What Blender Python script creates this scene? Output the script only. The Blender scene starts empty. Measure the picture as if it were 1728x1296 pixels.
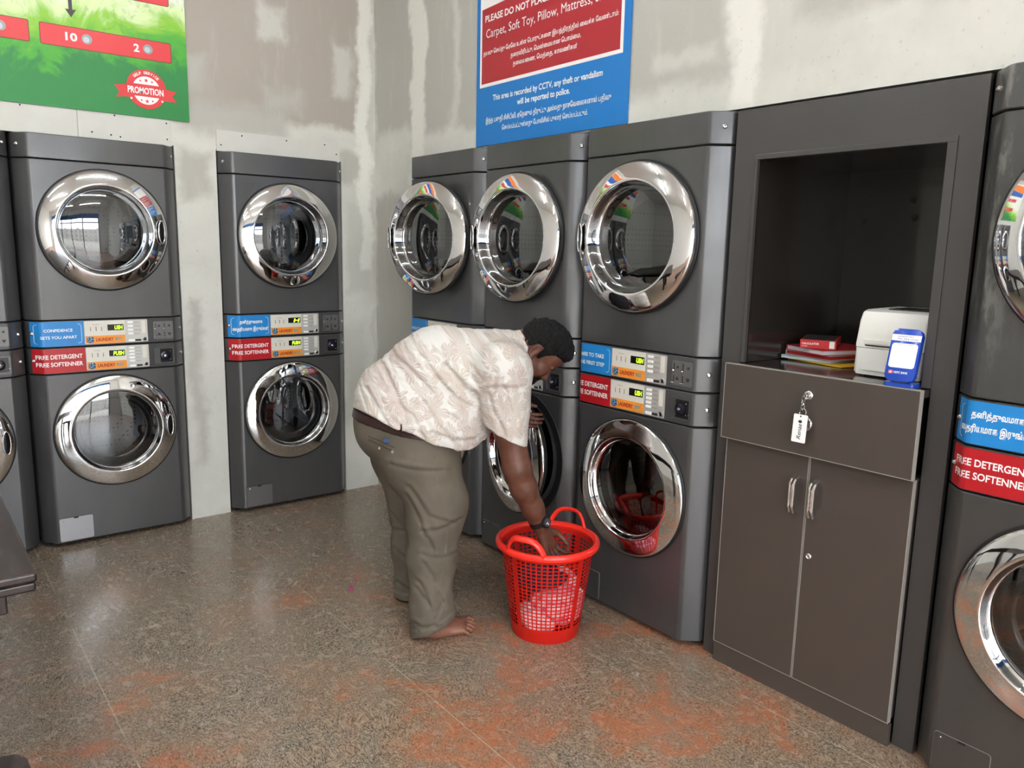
import bpy, bmesh, math, random
import numpy as np
from mathutils import Vector, Matrix

scene = bpy.context.scene
COL = scene.collection
R = math.radians

# ------------------------------------------------------------------ camera, world, big lights, exposure
cam_data = bpy.data.cameras.new('camera')
cam_data.sensor_fit = 'HORIZONTAL'
cam_data.sensor_width = 36.0
cam_data.lens = 1310.99 / 1728 * 36
cam_data.clip_start = 0.05
cam = bpy.data.objects.new('camera', cam_data)
COL.objects.link(cam)
_f = Vector((0.61506386, 0.77065755, -0.16668349))
_r = Vector((0.7835553, -0.62099449, 0.02017263))
_u = Vector((0.08796334, 0.14301318, 0.98580408))
cam.matrix_world = Matrix(((_r.x, _u.x, -_f.x, -2.53397), (_r.y, _u.y, -_f.y, -3.92704), (_r.z, _u.z, -_f.z, 1.44139), (0, 0, 0, 1)))
scene.camera = cam

world = bpy.data.worlds.new('overcast_sky')
scene.world = world
world.use_nodes = True
_bg = world.node_tree.nodes['Background']
_bg.inputs['Color'].default_value = (0.92, 0.965, 1.0, 1)
_bg.inputs['Strength'].default_value = 3.6

scene.view_settings.view_transform = 'Standard'
scene.view_settings.look = 'None'
scene.view_settings.gamma = 1.0
scene.view_settings.use_curve_mapping = False
scene.view_settings.exposure = 1.62
scene.cycles.max_bounces = 8
scene.cycles.glossy_bounces = 6
scene.cycles.transparent_max_bounces = 12
scene.cycles.sample_clamp_indirect = 6.0
scene.cycles.caustics_reflective = False
scene.cycles.caustics_refractive = False

# shop front: the daylight opening lies behind the viewer
FRONT_Y = -6.3
LEFT_X = -5.2
CEIL = 3.25
portal = bpy.data.lights.new('shop_front_portal', 'AREA')
portal.shape = 'RECTANGLE'
portal.size, portal.size_y = 4.2, 2.75
portal.cycles.is_portal = True
po = bpy.data.objects.new('shop_front_portal', portal)
COL.objects.link(po)
po.location = (-2.9, FRONT_Y - 0.03, 1.375)
po.rotation_euler = (R(90), 0, 0)      # faces +Y, into the shop

# ------------------------------------------------------------------ small helpers
def lin(c):
    c /= 255.0
    return c / 12.92 if c <= 0.04045 else ((c + 0.055) / 1.055) ** 2.4
def S(r, g, b):
    return (lin(r), lin(g), lin(b), 1)

class N:
    """tiny node-tree writer"""
    def __init__(s, name):
        s.m = bpy.data.materials.new(name); s.m.use_nodes = True
        s.t = s.m.node_tree; s.p = s.t.nodes['Principled BSDF']; s.out = s.t.nodes['Material Output']
    def new(s, typ, **kw):
        n = s.t.nodes.new(typ)
        for k, v in kw.items(): setattr(n, k, v)
        return n
    def put(s, sock, v):
        if v is None: return
        if hasattr(v, 'is_linked') or hasattr(v, 'links'): s.t.links.new(v, sock)
        else: sock.default_value = v
    def math(s, op, a, b=None, c=None, clamp=False):
        n = s.new('ShaderNodeMath', operation=op, use_clamp=clamp)
        s.put(n.inputs[0], a); s.put(n.inputs[1], b); s.put(n.inputs[2], c)
        return n.outputs[0]
    def vmath(s, op, a, b=None):
        n = s.new('ShaderNodeVectorMath', operation=op)
        s.put(n.inputs[0], a); s.put(n.inputs[1], b)
        return n.outputs['Value'] if op in ('LENGTH', 'DISTANCE', 'DOT_PRODUCT') else n.outputs[0]
    def mix(s, f, a, b):
        n = s.new('ShaderNodeMix', data_type='RGBA', clamp_factor=True)
        s.put(n.inputs[0], f); s.put(n.inputs[6], a); s.put(n.inputs[7], b)
        return n.outputs[2]
    def noise(s, v, scale, detail=3, rough=.5, dist=0, dims='3D'):
        n = s.new('ShaderNodeTexNoise', noise_dimensions=dims)
        s.put(n.inputs['Vector'], v); n.inputs['Scale'].default_value = scale; n.inputs['Detail'].default_value = detail
        n.inputs['Roughness'].default_value = rough; n.inputs['Distortion'].default_value = dist
        return n
    def ramp(s, v, lo, hi, a=0.0, b=1.0, smooth=True):
        n = s.new('ShaderNodeMapRange', interpolation_type='SMOOTHSTEP' if smooth else 'LINEAR')
        s.put(n.inputs[0], v)
        for i, x in zip((1, 2, 3, 4), (lo, hi, a, b)): n.inputs[i].default_value = x
        return n.outputs[0]
    def xyz(s, v):
        n = s.new('ShaderNodeSeparateXYZ'); s.put(n.inputs[0], v); return n.outputs
    def vec(s, x, y, z=0.0):
        n = s.new('ShaderNodeCombineXYZ'); s.put(n.inputs[0], x); s.put(n.inputs[1], y); s.put(n.inputs[2], z); return n.outputs[0]
    def bump(s, h, strength, dist=.01):
        n = s.new('ShaderNodeBump'); s.put(n.inputs['Height'], h); n.inputs['Strength'].default_value = strength; n.inputs['Distance'].default_value = dist
        s.t.links.new(n.outputs[0], s.p.inputs['Normal'])
    def set(s, **kw):
        for k, v in kw.items(): s.put(s.p.inputs[k.replace('_', ' ')], v)
        return s
    def pos(s):
        return s.new('ShaderNodeNewGeometry').outputs['Position']
    def obj(s):
        return s.new('ShaderNodeTexCoord').outputs['Object']

def mat(name, color, rough=.5, metal=0.0, coat=0.0, grain=.04, gscale=40, emit=0.0, spec=.5):
    n = N(name)
    nz = n.noise(n.obj(), gscale, 3)
    dark = tuple(c * (1 - grain) for c in color[:3]) + (1,)
    lite = tuple(min(1, c * (1 + grain)) for c in color[:3]) + (1,)
    n.set(Base_Color=n.mix(nz.outputs[0], dark, lite), Roughness=rough, Metallic=metal, Coat_Weight=coat, Specular_IOR_Level=spec)
    if emit:
        n.set(Emission_Color=color, Emission_Strength=emit)
    return n.m

def link(name, me, m=None, parent=None, loc=None, rot=None):
    o = bpy.data.objects.new(name, me)
    COL.objects.link(o)
    if m is not None and len(me.materials) == 0: me.materials.append(m)
    if parent is not None: o.parent = parent
    if loc is not None: o.location = loc
    if rot is not None: o.rotation_euler = rot
    return o

def tag(o, label=None, cat=None, group=None, kind=None):
    if label: o['label'] = label
    if cat: o['category'] = cat
    if group: o['group'] = group
    if kind: o['kind'] = kind
    return o

def empty(name, label, cat, loc=(0, 0, 0), rz=0.0, group=None):
    o = bpy.data.objects.new(name, None)
    o.empty_display_size = .1
    COL.objects.link(o)
    o.location = loc; o.rotation_euler = (0, 0, rz)
    return tag(o, label, cat, group)

class B:
    """collects shapes into one mesh"""
    def __init__(s): s.bm = bmesh.new()
    def box(s, x0, x1, y0, y1, z0, z1, bev=0.0, seg=2, M=None):
        vs = [s.bm.verts.new((x, y, z)) for x in (x0, x1) for y in (y0, y1) for z in (z0, z1)]
        fs = [s.bm.faces.new([vs[i] for i in q]) for q in ((0, 1, 3, 2), (4, 6, 7, 5), (0, 4, 5, 1), (2, 3, 7, 6), (0, 2, 6, 4), (1, 5, 7, 3))]
        if bev > 0:
            es = list({e for f in fs for e in f.edges})
            r = bmesh.ops.bevel(s.bm, geom=es, offset=bev, segments=seg, affect='EDGES', profile=.5)
            vs = list({v for f in r['faces'] for v in f.verts} | {v for v in vs if v.is_valid})
        if M is not None: bmesh.ops.transform(s.bm, matrix=M, verts=[v for v in vs if v.is_valid])
        return s
    def prism(s, pts, a0, a1, axis='y', cap=True):
        """pts: outline in the two other axes (x,z for y; x,y for z; y,z for x)"""
        def P(p, a):
            return {'y': (p[0], a, p[1]), 'z': (p[0], p[1], a), 'x': (a, p[0], p[1])}[axis]
        A = [s.bm.verts.new(P(p, a0)) for p in pts]; Bv = [s.bm.verts.new(P(p, a1)) for p in pts]
        n = len(pts)
        for i in range(n):
            s.bm.faces.new((A[i], A[(i + 1) % n], Bv[(i + 1) % n], Bv[i]))
        if cap:
            s.bm.faces.new(A[::-1]); s.bm.faces.new(Bv)
        return s
    def lathe(s, prof, n=64, M=None, cap0=False, cap1=False, close=False):
        """profile of (r, h) spun about the local -Y axis: h>0 is towards the viewer"""
        rings = []
        for r, h in prof:
            if r < 1e-6: rings.append([s.bm.verts.new((0, -h, 0))])
            else: rings.append([s.bm.verts.new((r * math.cos(2 * math.pi * i / n), -h, r * math.sin(2 * math.pi * i / n))) for i in range(n)])
        pairs = list(zip(rings, rings[1:])) + ([(rings[-1], rings[0])] if close else [])
        for a, b in pairs:
            for i in range(n):
                j = (i + 1) % n
                if len(a) == 1 and len(b) == 1: continue
                if len(a) == 1: s.bm.faces.new((a[0], b[j], b[i]))
                elif len(b) == 1: s.bm.faces.new((a[i], a[j], b[0]))
                else: s.bm.faces.new((a[i], a[j], b[j], b[i]))
        if cap0: s.bm.faces.new(rings[0][::-1])
        if cap1: s.bm.faces.new(rings[-1])
        if M is not None: bmesh.ops.transform(s.bm, matrix=M, verts=[v for q in rings for v in q])
        return s
    def tube(s, pts, r, n=10, closed=False, flat=1.0):
        pts = [Vector(p) for p in pts]; m = len(pts)
        rad = r if isinstance(r, (list, tuple)) else [r] * m
        rings = []
        up = None
        for i, p in enumerate(pts):
            if closed: t = (pts[(i + 1) % m] - pts[i - 1]).normalized()
            else: t = (pts[min(i + 1, m - 1)] - pts[max(i - 1, 0)]).normalized()
            if up is None: up = t.orthogonal().normalized()
            up = (up - t * up.dot(t)).normalized(); w = t.cross(up)
            rings.append([s.bm.verts.new(p + (up * math.cos(2 * math.pi * k / n) + w * math.sin(2 * math.pi * k / n) * flat) * rad[i]) for k in range(n)])
        for i in range(m if closed else m - 1):
            a, b = rings[i], rings[(i + 1) % m]
            for k in range(n): s.bm.faces.new((a[k], a[(k + 1) % n], b[(k + 1) % n], b[k]))
        if not closed:
            s.bm.faces.new(rings[0][::-1]); s.bm.faces.new(rings[-1])
        return s
    def ball(s, c, r, seg=12, sx=1, sy=1, sz=1, rot=None):
        M = Matrix.Translation(c) @ (rot.to_4x4() if rot else Matrix()) @ Matrix.Diagonal((sx, sy, sz, 1))
        bmesh.ops.create_uvsphere(s.bm, u_segments=seg, v_segments=max(6, seg // 2 + 2), radius=r, matrix=M)
        return s
    def mesh(s, name, smooth=None):
        bmesh.ops.recalc_face_normals(s.bm, faces=s.bm.faces)
        me = bpy.data.meshes.new(name); s.bm.to_mesh(me); s.bm.free()
        if smooth is not None:
            me.shade_smooth() if hasattr(me, 'shade_smooth') else None
            if smooth < 180:
                me.set_sharp_from_angle(angle=R(smooth))
        return me
    def put(s, name, m=None, parent=None, loc=None, rot=None, smooth=None):
        return link(name, s.mesh(name, smooth), m, parent, loc, rot)

CACHE = {}
def cached(key, make):
    if key not in CACHE: CACHE[key] = make()
    return CACHE[key]

def rrect(x0, x1, z0, z1, r, n=5):
    out = []
    for cx, cz, a in ((x1 - r, z1 - r, 0), (x0 + r, z1 - r, 90), (x0 + r, z0 + r, 180), (x1 - r, z0 + r, 270)):
        for k in range(n + 1):
            t = R(a + 90 * k / n)
            out.append((cx + r * math.cos(t), cz + r * math.sin(t)))
    return out

# ------------------------------------------------------------------ lettering
def tamil(s):
    """left-standing vowel signs go before their consonant"""
    out = []
    for ch in s:
        if ch in '\u0bc6\u0bc7\u0bc8': out.insert(len(out) - 1, ch)
        elif ch == '\u0bca': out.insert(len(out) - 1, '\u0bc6'); out.append('\u0bbe')
        elif ch == '\u0bcb': out.insert(len(out) - 1, '\u0bc7'); out.append('\u0bbe')
        else: out.append(ch)
    return ''.join(out)

def text_shape(body, bold=0.0, stroke=0.0, shear=0.0, space=1.0):
    """numpy verts (x,z in a unit box, y=0) + faces of a line of lettering"""
    key = ('text', body, bold, stroke, shear, space)
    if key in CACHE: return CACHE[key]
    cu = bpy.data.curves.new('line', 'FONT')
    cu.body = body; cu.size = 1.0; cu.offset = bold; cu.resolution_u = 3; cu.shear = shear; cu.space_character = space
    if stroke:
        cu.bevel_depth = stroke; cu.bevel_resolution = 0; cu.resolution_u = 2
    ob = bpy.data.objects.new('line', cu); COL.objects.link(ob)
    dg = bpy.context.evaluated_depsgraph_get()
    me = bpy.data.meshes.new_from_object(ob.evaluated_get(dg))
    co = np.empty(len(me.vertices) * 3); me.vertices.foreach_get('co', co); co = co.reshape(-1, 3)
    faces = [tuple(p.vertices) for p in me.polygons]
    lo, hi = co.min(0), co.max(0)
    co = (co - lo) / np.maximum(hi - lo, 1e-6)
    asp = (hi[0] - lo[0]) / (hi[1] - lo[1])
    co[:, 2] = (co[:, 2] - .5) * 2 if stroke else 0
    bpy.data.objects.remove(ob); bpy.data.curves.remove(cu); bpy.data.meshes.remove(me)
    CACHE[key] = (co, faces, asp)
    return CACHE[key]

def lettering(body, x0, z0, w, h, m, parent=None, y=-.001, bold=.015, stroke=0.0, warp=None, place=None, name='lettering', shear=0.0, space=1.0):
    """one line fitted into the box x0..x0+w, z0..z0+h of the XZ plane at depth y"""
    co, faces, asp = text_shape(body, bold, stroke, shear, space)
    if w is None: w = h * asp
    X = x0 + co[:, 0] * w; Z = z0 + co[:, 1] * h
    Y = np.full(len(X), y) - co[:, 2] * .0002
    if warp is not None: Y = Y + np.array([warp(x) for x in X])
    V = np.stack([X, Y, Z], 1)
    if place is not None: V = np.array([place @ Vector(v) for v in V])
    me = bpy.data.meshes.new(name); me.from_pydata(V.tolist(), [], faces); me.update()
    return link(name, me, m, parent)

def flat(pts, y, m, name, parent=None, thick=.0012, warp=None):
    """a thin printed or moulded plate lying on the XZ plane, its face at depth y"""
    b = B(); b.prism(pts, y, y + thick)
    return b.put(name, m, parent)

# ------------------------------------------------------------------ materials
def wall_material(name, axis, patches, base, board):
    """unpainted plasterboard with filler: PATCHES are (u0,u1,z0,z1,soft,colour) in metres on the wall"""
    n = N(name)
    p = n.pos()
    w = n.noise(p, 3.2, 4, .6)
    w2 = n.noise(p, 17, 3, .6)
    d = n.vmath('ADD', n.vmath('MULTIPLY', n.vmath('SUBTRACT', w.outputs['Color'], (.5, .5, .5)), (.2, .2, .2)), n.vmath('MULTIPLY', n.vmath('SUBTRACT', w2.outputs['Color'], (.5, .5, .5)), (.045, .045, .045)))
    q = n.xyz(n.vmath('ADD', p, d))
    u, z = q[axis], q[2]
    n1 = n.noise(p, 1.7, 5, .62)
    col = n.mix(n.ramp(n1.outputs[0], .36, .66), base, tuple(c * .86 for c in base[:3]) + (1,))
    for (u0, u1, z0, z1, soft, c) in patches:
        cu, cz, hu, hz = (u0 + u1) / 2, (z0 + z1) / 2, abs(u1 - u0) / 2, abs(z1 - z0) / 2
        du = n.math('SUBTRACT', n.math('ABSOLUTE', n.math('SUBTRACT', u, cu)), hu)
        dz = n.math('SUBTRACT', n.math('ABSOLUTE', n.math('SUBTRACT', z, cz)), hz)
        k = n.ramp(n.math('MAXIMUM', du, dz), -soft, soft, 1, 0)
        col = n.mix(k, col, c)
    streak = n.noise(n.vmath('MULTIPLY', p, (9, 9, 1.6)), 1.3, 4, .65)
    col = n.mix(n.ramp(streak.outputs[0], .52, .8, 0, .22), col, S(226, 224, 214))
    col = n.mix(n.ramp(n.noise(p, 60, 2).outputs[0], .66, .74, 0, .35), col, S(170, 166, 156))
    n.set(Base_Color=col, Roughness=.75, Specular_IOR_Level=.25)
    n.bump(n.noise(p, 26, 4, .6).outputs[0], .10, .01)
    return n.m
CREAM = S(216, 216, 210); BOARD = S(172, 165, 157); GREY = S(182, 181, 175); PALE = S(228, 228, 222); COOL = S(200, 200, 194)
M = {}
M['wall_left'] = wall_material('plaster_by_the_machine_wall', 0, [
    (-1.33, -.36, 2.10, 3.30, .03, BOARD), (-1.33, -.80, 2.02, 2.16, .05, GREY), (-.93, -.76, 2.52, 2.68, .03, COOL), (-.53, -.42, 2.30, 2.54, .03, COOL),
    (-.90, -.70, 2.17, 2.27, .04, GREY), (-1.32, -1.22, 2.2, 2.36, .04, GREY), (-1.36, -1.20, 1.70, 1.93, .04, GREY), (-1.34, -1.28, .30, 1.20, .03, GREY),
    (-.48, -.34, 1.80, 1.96, .025, GREY), (-.48, -.30, 1.20, 1.72, .03, COOL), (-.49, -.335, .40, .98, .03, COOL), (-.37, -.30, 1.3, 3.3, .02, PALE),
    (-.29, -.25, -.1, 3.3, .012, COOL)], CREAM, BOARD)
M['wall_right'] = wall_material('plaster_by_the_counter_wall', 1, [
    (-.16, .24, 2.10, 3.30, .03, GREY), (-.19, .24, -.1, 1.74, .03, GREY), (-.56, -.30, 2.06, 3.30, .035, GREY), (-.80, -.60, 2.04, 3.3, .03, GREY),
    (-2.20, -1.70, 2.03, 3.30, .04, GREY), (-2.34, -2.22, 1.93, 3.3, .03, PALE), (-3.3, -2.48, 2.16, 3.30, .05, GREY), (-2.16, -1.9, 2.10, 2.16, .03, COOL),
    (-.30, -.16, 1.8, 3.3, .02, PALE)], CREAM, BOARD)
M['white_wall'] = mat('painted_white_wall', S(226, 226, 222), .7, gscale=3)
M['ceiling'] = mat('ceiling_paint', S(225, 225, 222), .8, gscale=3)
M['trim'] = mat('pale_board_strip', S(205, 205, 200), .55, gscale=14, grain=.06)
M['beam'] = mat('blue_fascia_beam', S(30, 90, 150), .5)

# polished granite floor
n = N('polished_granite')
p = n.pos()
sw = n.noise(p, 1.9, 3, .55)
swv = n.vmath('ADD', p, n.vmath('MULTIPLY', n.vmath('SUBTRACT', sw.outputs['Color'], (.5, .5, .5)), (.34, .34, 0)))
fine = n.noise(n.vmath('MULTIPLY', swv, (1.0, .5, 1)), 235, 5, .76, .5).outputs[0]
mid = n.noise(n.vmath('MULTIPLY', swv, (1.0, .6, 1)), 34, 5, .68, .4).outputs[0]
big = n.noise(swv, 2.6, 6, .64, .3).outputs[0]
c = n.mix(n.ramp(fine, .41, .57), S(56, 50, 44), S(168, 154, 136))
c = n.mix(n.ramp(mid, .40, .68, 0, .45), c, S(154, 134, 110))
c = n.mix(n.ramp(n.noise(n.vmath('MULTIPLY', swv, (1.0, .5, 1)), 120, 4, .75, .6).outputs[0], .53, .62, 0, .78), c, S(48, 46, 45))
P3 = n.xyz(p)
bias = n.math('ADD', n.ramp(P3[1], -.5, -2.5, -.13, .045), big)
c = n.mix(n.ramp(bias, .36, .54, 0, .50), c, n.mix(n.ramp(fine, .36, .62), S(98, 74, 58), S(178, 140, 112)))
c = n.mix(n.math('MULTIPLY', n.math('MULTIPLY', n.ramp(bias, .52, .59), n.ramp(n.noise(swv, 13, 5, .7, .8).outputs[0], .40, .60, .30, 1)), n.ramp(fine, .36, .60, .22, .92)), c, S(184, 112, 77))
c = n.mix(n.ramp(n.noise(p, 1.1, 3).outputs[0], .45, .75, 0, .25), c, S(104, 97, 90))
def groove(coord, at, w=.0022):
    return n.ramp(n.math('ABSOLUTE', n.math('SUBTRACT', coord, at)), w * .6, w, 1, 0)
wob = n.math('MULTIPLY', n.math('SUBTRACT', n.noise(p, 30, 2).outputs[0], .5), .003)
gx = n.math('ADD', P3[0], wob)
g = groove(gx, -.428)
for xx in (-1.268, -2.108, -2.95, -3.79): g = n.math('MAXIMUM', g, groove(gx, xx))
g = n.math('MULTIPLY', g, n.ramp(n.noise(p, 5, 3).outputs[0], .40, .55, .15, .8))
c = n.mix(g, c, S(186, 178, 160))
# small pale speckled marks
for (sx, sy, rx, ry) in ((-1.86, -.90, .09, .022), (-1.50, -.86, .03, .03), (-2.33, -1.55, .03, .02), (-.62, -2.25, .03, .02)):
    dd = n.vmath('LENGTH', n.vmath('MULTIPLY', n.vmath('SUBTRACT', p, (sx, sy, 0)), (1 / rx, 1 / ry, 0)))
    k = n.math('MULTIPLY', n.ramp(dd, .2, 1, 1, 0), n.ramp(n.noise(p, 120, 3).outputs[0], .48, .62, 0, .9))
    c = n.mix(k, c, S(214, 210, 202))
n.set(Base_Color=c, Roughness=n.ramp(mid,   .3, .7, .17, .31), Specular_IOR_Level=.5)
n.bump(fine, .03, .003)
M['floor'] = n.m

def paint(name, c, rough=.32, metal=.55, wet=False):
    n = N(name)
    o = n.obj()
    nz = n.noise(n.vmath('MULTIPLY', o, (1, 1, .35)), 5, 4, .6)
    col = n.mix(n.ramp(nz.outputs[0], .3, .7), tuple(x * .93 for x in c[:3]) + (1,), tuple(x * 1.07 for x in c[:3]) + (1,))
    rr = n.math('MULTIPLY_ADD', n.noise(o, 9, 4).outputs[0], .16, rough - .075)
    if wet:
        st = n.noise(n.vmath('MULTIPLY', o, (10, 10, 3)), 1.4, 5, .7)
        q = n.xyz(o)
        side = n.math('MULTIPLY', n.ramp(q[0], .05, .16, 1, 0), n.ramp(q[2], 1.05, 1.4))
        col = n.mix(n.math('MULTIPLY', n.ramp(st.outputs[0], .48, .62, 0, .6), side), col, S(150, 150, 148))
    n.set(Base_Color=col, Roughness=rr, Metallic=metal, Coat_Weight=.25, Coat_Roughness=.12)
    return n.m
M['body'] = paint('charcoal_metallic_paint', S(88, 88, 90))
M['body_worn'] = paint('charcoal_metallic_paint_with_wiped_streaks', S(84, 84, 84), wet=True)
M['hatch'] = mat('pale_hatch_metal', S(166, 166, 170), .3, .6)  # paler than the cabinet: one hatch cover and the thin hatch frames
M['hatch_sheen'] = mat('hatch_with_painted_reflection', S(118, 116, 118), .3, .5)  # outdoor brightness reflected in this cover, put into its colour
M['laminate'] = mat('dark_laminate', S(74, 66, 62), .36, 0, .12, gscale=8)
M['laminate_fascia'] = mat('charcoal_laminate', S(66, 64, 64), .38, 0, .1, gscale=8)
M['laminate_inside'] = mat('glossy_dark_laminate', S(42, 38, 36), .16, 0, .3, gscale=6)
M['edge'] = mat('worn_laminate_edge', S(150, 146, 140), .5)
M['gap'] = mat('black_rubber', S(18, 18, 19), .55)
M['chrome'] = mat('polished_chrome', S(232, 232, 234), .035, 1.0, grain=.0)
M['steel'] = mat('brushed_steel', S(190, 190, 192), .28, 1.0)
n = N('perforated_drum_steel')
o = n.obj(); v = n.new('ShaderNodeTexVoronoi'); n.put(v.inputs['Vector'], o); v.inputs['Scale'].default_value = 46; v.inputs['Randomness'].default_value = 0
n.set(Base_Color=n.mix(n.ramp(v.outputs['Distance'], .22, .28), S(10, 10, 12), S(84, 84, 86)), Metallic=.9, Roughness=.3)
M['drum'] = n.m
def glass(name, tint, amount):
    n = N(name)
    tr = n.new('ShaderNodeBsdfTransparent'); tr.inputs[0].default_value = tint
    gl = n.new('ShaderNodeBsdfGlossy'); gl.inputs['Roughness'].default_value = .02; gl.inputs['Color'].default_value = (.95, .97, 1, 1)
    fr = n.new('ShaderNodeFresnel'); fr.inputs[0].default_value = 1.5
    mx = n.new('ShaderNodeMixShader')
    n.put(mx.inputs[0], n.math('ADD', n.math('MULTIPLY', fr.outputs[0], 1.0), amount, clamp=True))
    n.t.links.new(tr.outputs[0], mx.inputs[1]); n.t.links.new(gl.outputs[0], mx.inputs[2])
    n.t.links.new(mx.outputs[0], n.out.inputs[0])
    return n.m
M['glass'] = glass('tinted_door_glass', (.50, .52, .53, 1), .10)
M['bowl'] = mat('grey_door_bowl', S(120, 120, 122), .16, .85)
M['panel'] = mat('silver_control_plate', S(196, 195, 192), .35, .35)
M['panel_pale'] = mat('pale_printed_film', S(222, 219, 210), .4)
M['black'] = mat('black_plastic', S(14, 14, 16), .25)
M['navy'] = mat('navy_black_plastic', S(16, 20, 36), .25)
M['orange'] = mat('orange_sticker', S(240, 150, 52), .35, grain=.02)
M['logo_red'] = mat('dark_red_print', S(168, 28, 38), .4)
M['logo_teal'] = mat('teal_print', S(40, 160, 176), .4)
M['white_print'] = mat('white_print', S(246, 246, 246), .4, grain=0)
M['grey_print'] = mat('grey_print', S(120, 118, 116), .5)
M['dark_print'] = mat('dark_print', S(48, 44, 50), .5)
M['blue'] = mat('blue_sticker', S(34, 132, 206), .3, grain=.02)
M['red'] = mat('red_sticker', S(178, 26, 36), .3, grain=.02)
M['led'] = mat('green_display_segments', S(150, 240, 30), .5, emit=1.6, grain=0)
M['socket'] = mat('coin_plate_grey', S(108, 108, 108), .35, .4)
n = N('globe_emblem')
o = n.obj()
v = n.noise(o, 210, 2)
n.set(Base_Color=n.mix(n.ramp(v.outputs[0], .46, .54), S(34, 74, 122), n.mix(n.ramp(n.noise(n.vmath('ADD', o, (3, 1, 2)), 170, 2).outputs[0], .5, .56), S(140, 190, 215), S(24, 28, 44))), Roughness=.4)
M['emblem'] = n.m
M['wood'] = None
n = N('dark_stained_wood')
o = n.obj()
gr = n.noise(n.vmath('MULTIPLY', o, (16, 1.6, 16)), 3, 5, .6, .4)
n.set(Base_Color=n.mix(n.ramp(gr.outputs[0], .3, .7), S(24, 17, 16), S(52, 38, 33)), Roughness=.36, Coat_Weight=.1)
M['wood'] = n.m

# ------------------------------------------------------------------ the room
b = B(); b.box(LEFT_X, 1.25, FRONT_Y, 1.25, -.08, 0)
tag(b.put('floor', M['floor']), kind='structure')
b = B(); b.box(LEFT_X, 1.25, FRONT_Y, 1.25, CEIL, CEIL + .1)
tag(b.put('ceiling', M['ceiling']), kind='structure')
WX, WY = -.262, .238          # faces of the two machine walls
MT = 1.930                    # head of the machine recesses
b = B()
for x0, x1, z0 in ((LEFT_X, -2.776, 0), (-2.776, -1.379, MT), (-1.379, -1.1755, 0), (-1.1755, -.479, MT), (-.479, WX, 0)):
    b.box(x0, x1, WY, 1.15, z0, CEIL)
b.box(LEFT_X, WX, 1.15, 1.25, 0, CEIL)
tag(b.put('wall_back', M['wall_left']), kind='structure')
b = B()
for y0, y1, z0 in ((-.246, 1.25, 0), (-3.748, -.246, MT), (FRONT_Y, -3.748, 0)):
    b.box(WX, 1.15, y0, y1, z0, CEIL)
b.box(1.15, 1.25, FRONT_Y, 1.25, 0, CEIL)
tag(b.put('wall_right', M['wall_right']), kind='structure')
b = B(); b.box(LEFT_X - .12, LEFT_X, FRONT_Y, 1.25, 0, CEIL)
tag(b.put('wall_left', M['white_wall']), kind='structure')
b = B()
b.box(LEFT_X, -5.0, FRONT_Y - .12, FRONT_Y, 0, CEIL); b.box(-.8, 1.25, FRONT_Y - .12, FRONT_Y, 0, CEIL); b.box(-5.0, -.8, FRONT_Y - .12, FRONT_Y, 2.75, CEIL)
tag(b.put('wall_front', M['white_wall']), kind='structure')
b = B(); b.box(-5.0, -.8, FRONT_Y + .005, FRONT_Y + .06, 2.45, 2.80, .004)
tag(b.put('trim_3', M['beam']), kind='structure')
b = B(); b.box(-30, 25, -30, FRONT_Y - .13, -.12, -.02)
tag(b.put('ground', mat('pavement', S(170, 165, 156), .9, gscale=4, grain=.1)), kind='structure')
# aluminium frame of the shop front and the low wall across the street
M['alu'] = mat('grey_aluminium', S(120, 122, 126), .4, .6)
b = B()
for x in (-4.97, -3.9, -2.9, -1.9, -.83): b.box(x - .03, x + .03, FRONT_Y - .09, FRONT_Y - .03, 0, 2.75)
b.box(-5.0, -.8, FRONT_Y - .088, FRONT_Y - .032, 2.12, 2.18)
tag(b.put('window_1', M['alu']), kind='structure')
b = B(); b.box(-24, 18, -15.2, -15, -.02, 1.9)
for k in range(14): b.box(-24 + 3 * k, -23.6 + 3 * k, -15, -14.85, -.02, 2.05)
tag(b.put('wall_street', mat('street_wall_render', S(176, 172, 166), .85, gscale=2, grain=.2)), kind='structure')
# pale boards screwed over the heads of the recesses
b = B(); b.box(-2.776, -1.8, WY - .006, WY, 1.9235, 2.10); b.box(-1.797, -1.387, WY - .006, WY, 1.9235, 2.06)
t1 = tag(b.put('trim_1', M['trim']), kind='structure')
b = B(); b.box(-1.172, -.492, WY - .006, WY, 1.9235, 2.028)
t2 = tag(b.put('trim_2', M['trim']), kind='structure')
for par, spots in ((t1, ((-1.41, 1.955), (-1.41, 2.03), (-1.64, 2.04), (-1.74, 1.955), (-1.62, 1.945), (-1.66, 1.95), (-2.02, 2.04), (-1.57, 2.052))), (t2, ((-1.15, 1.955), (-1.04, 2.01), (-.80, 2.01), (-.58, 2.01), (-.51, 1.965)))):
    for x, z in spots:
        B().lathe([(.004, 0), (.003, .002), (0, .0025)], 10).put('screw', M['black'], par, (x, WY - .006, z))

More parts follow.
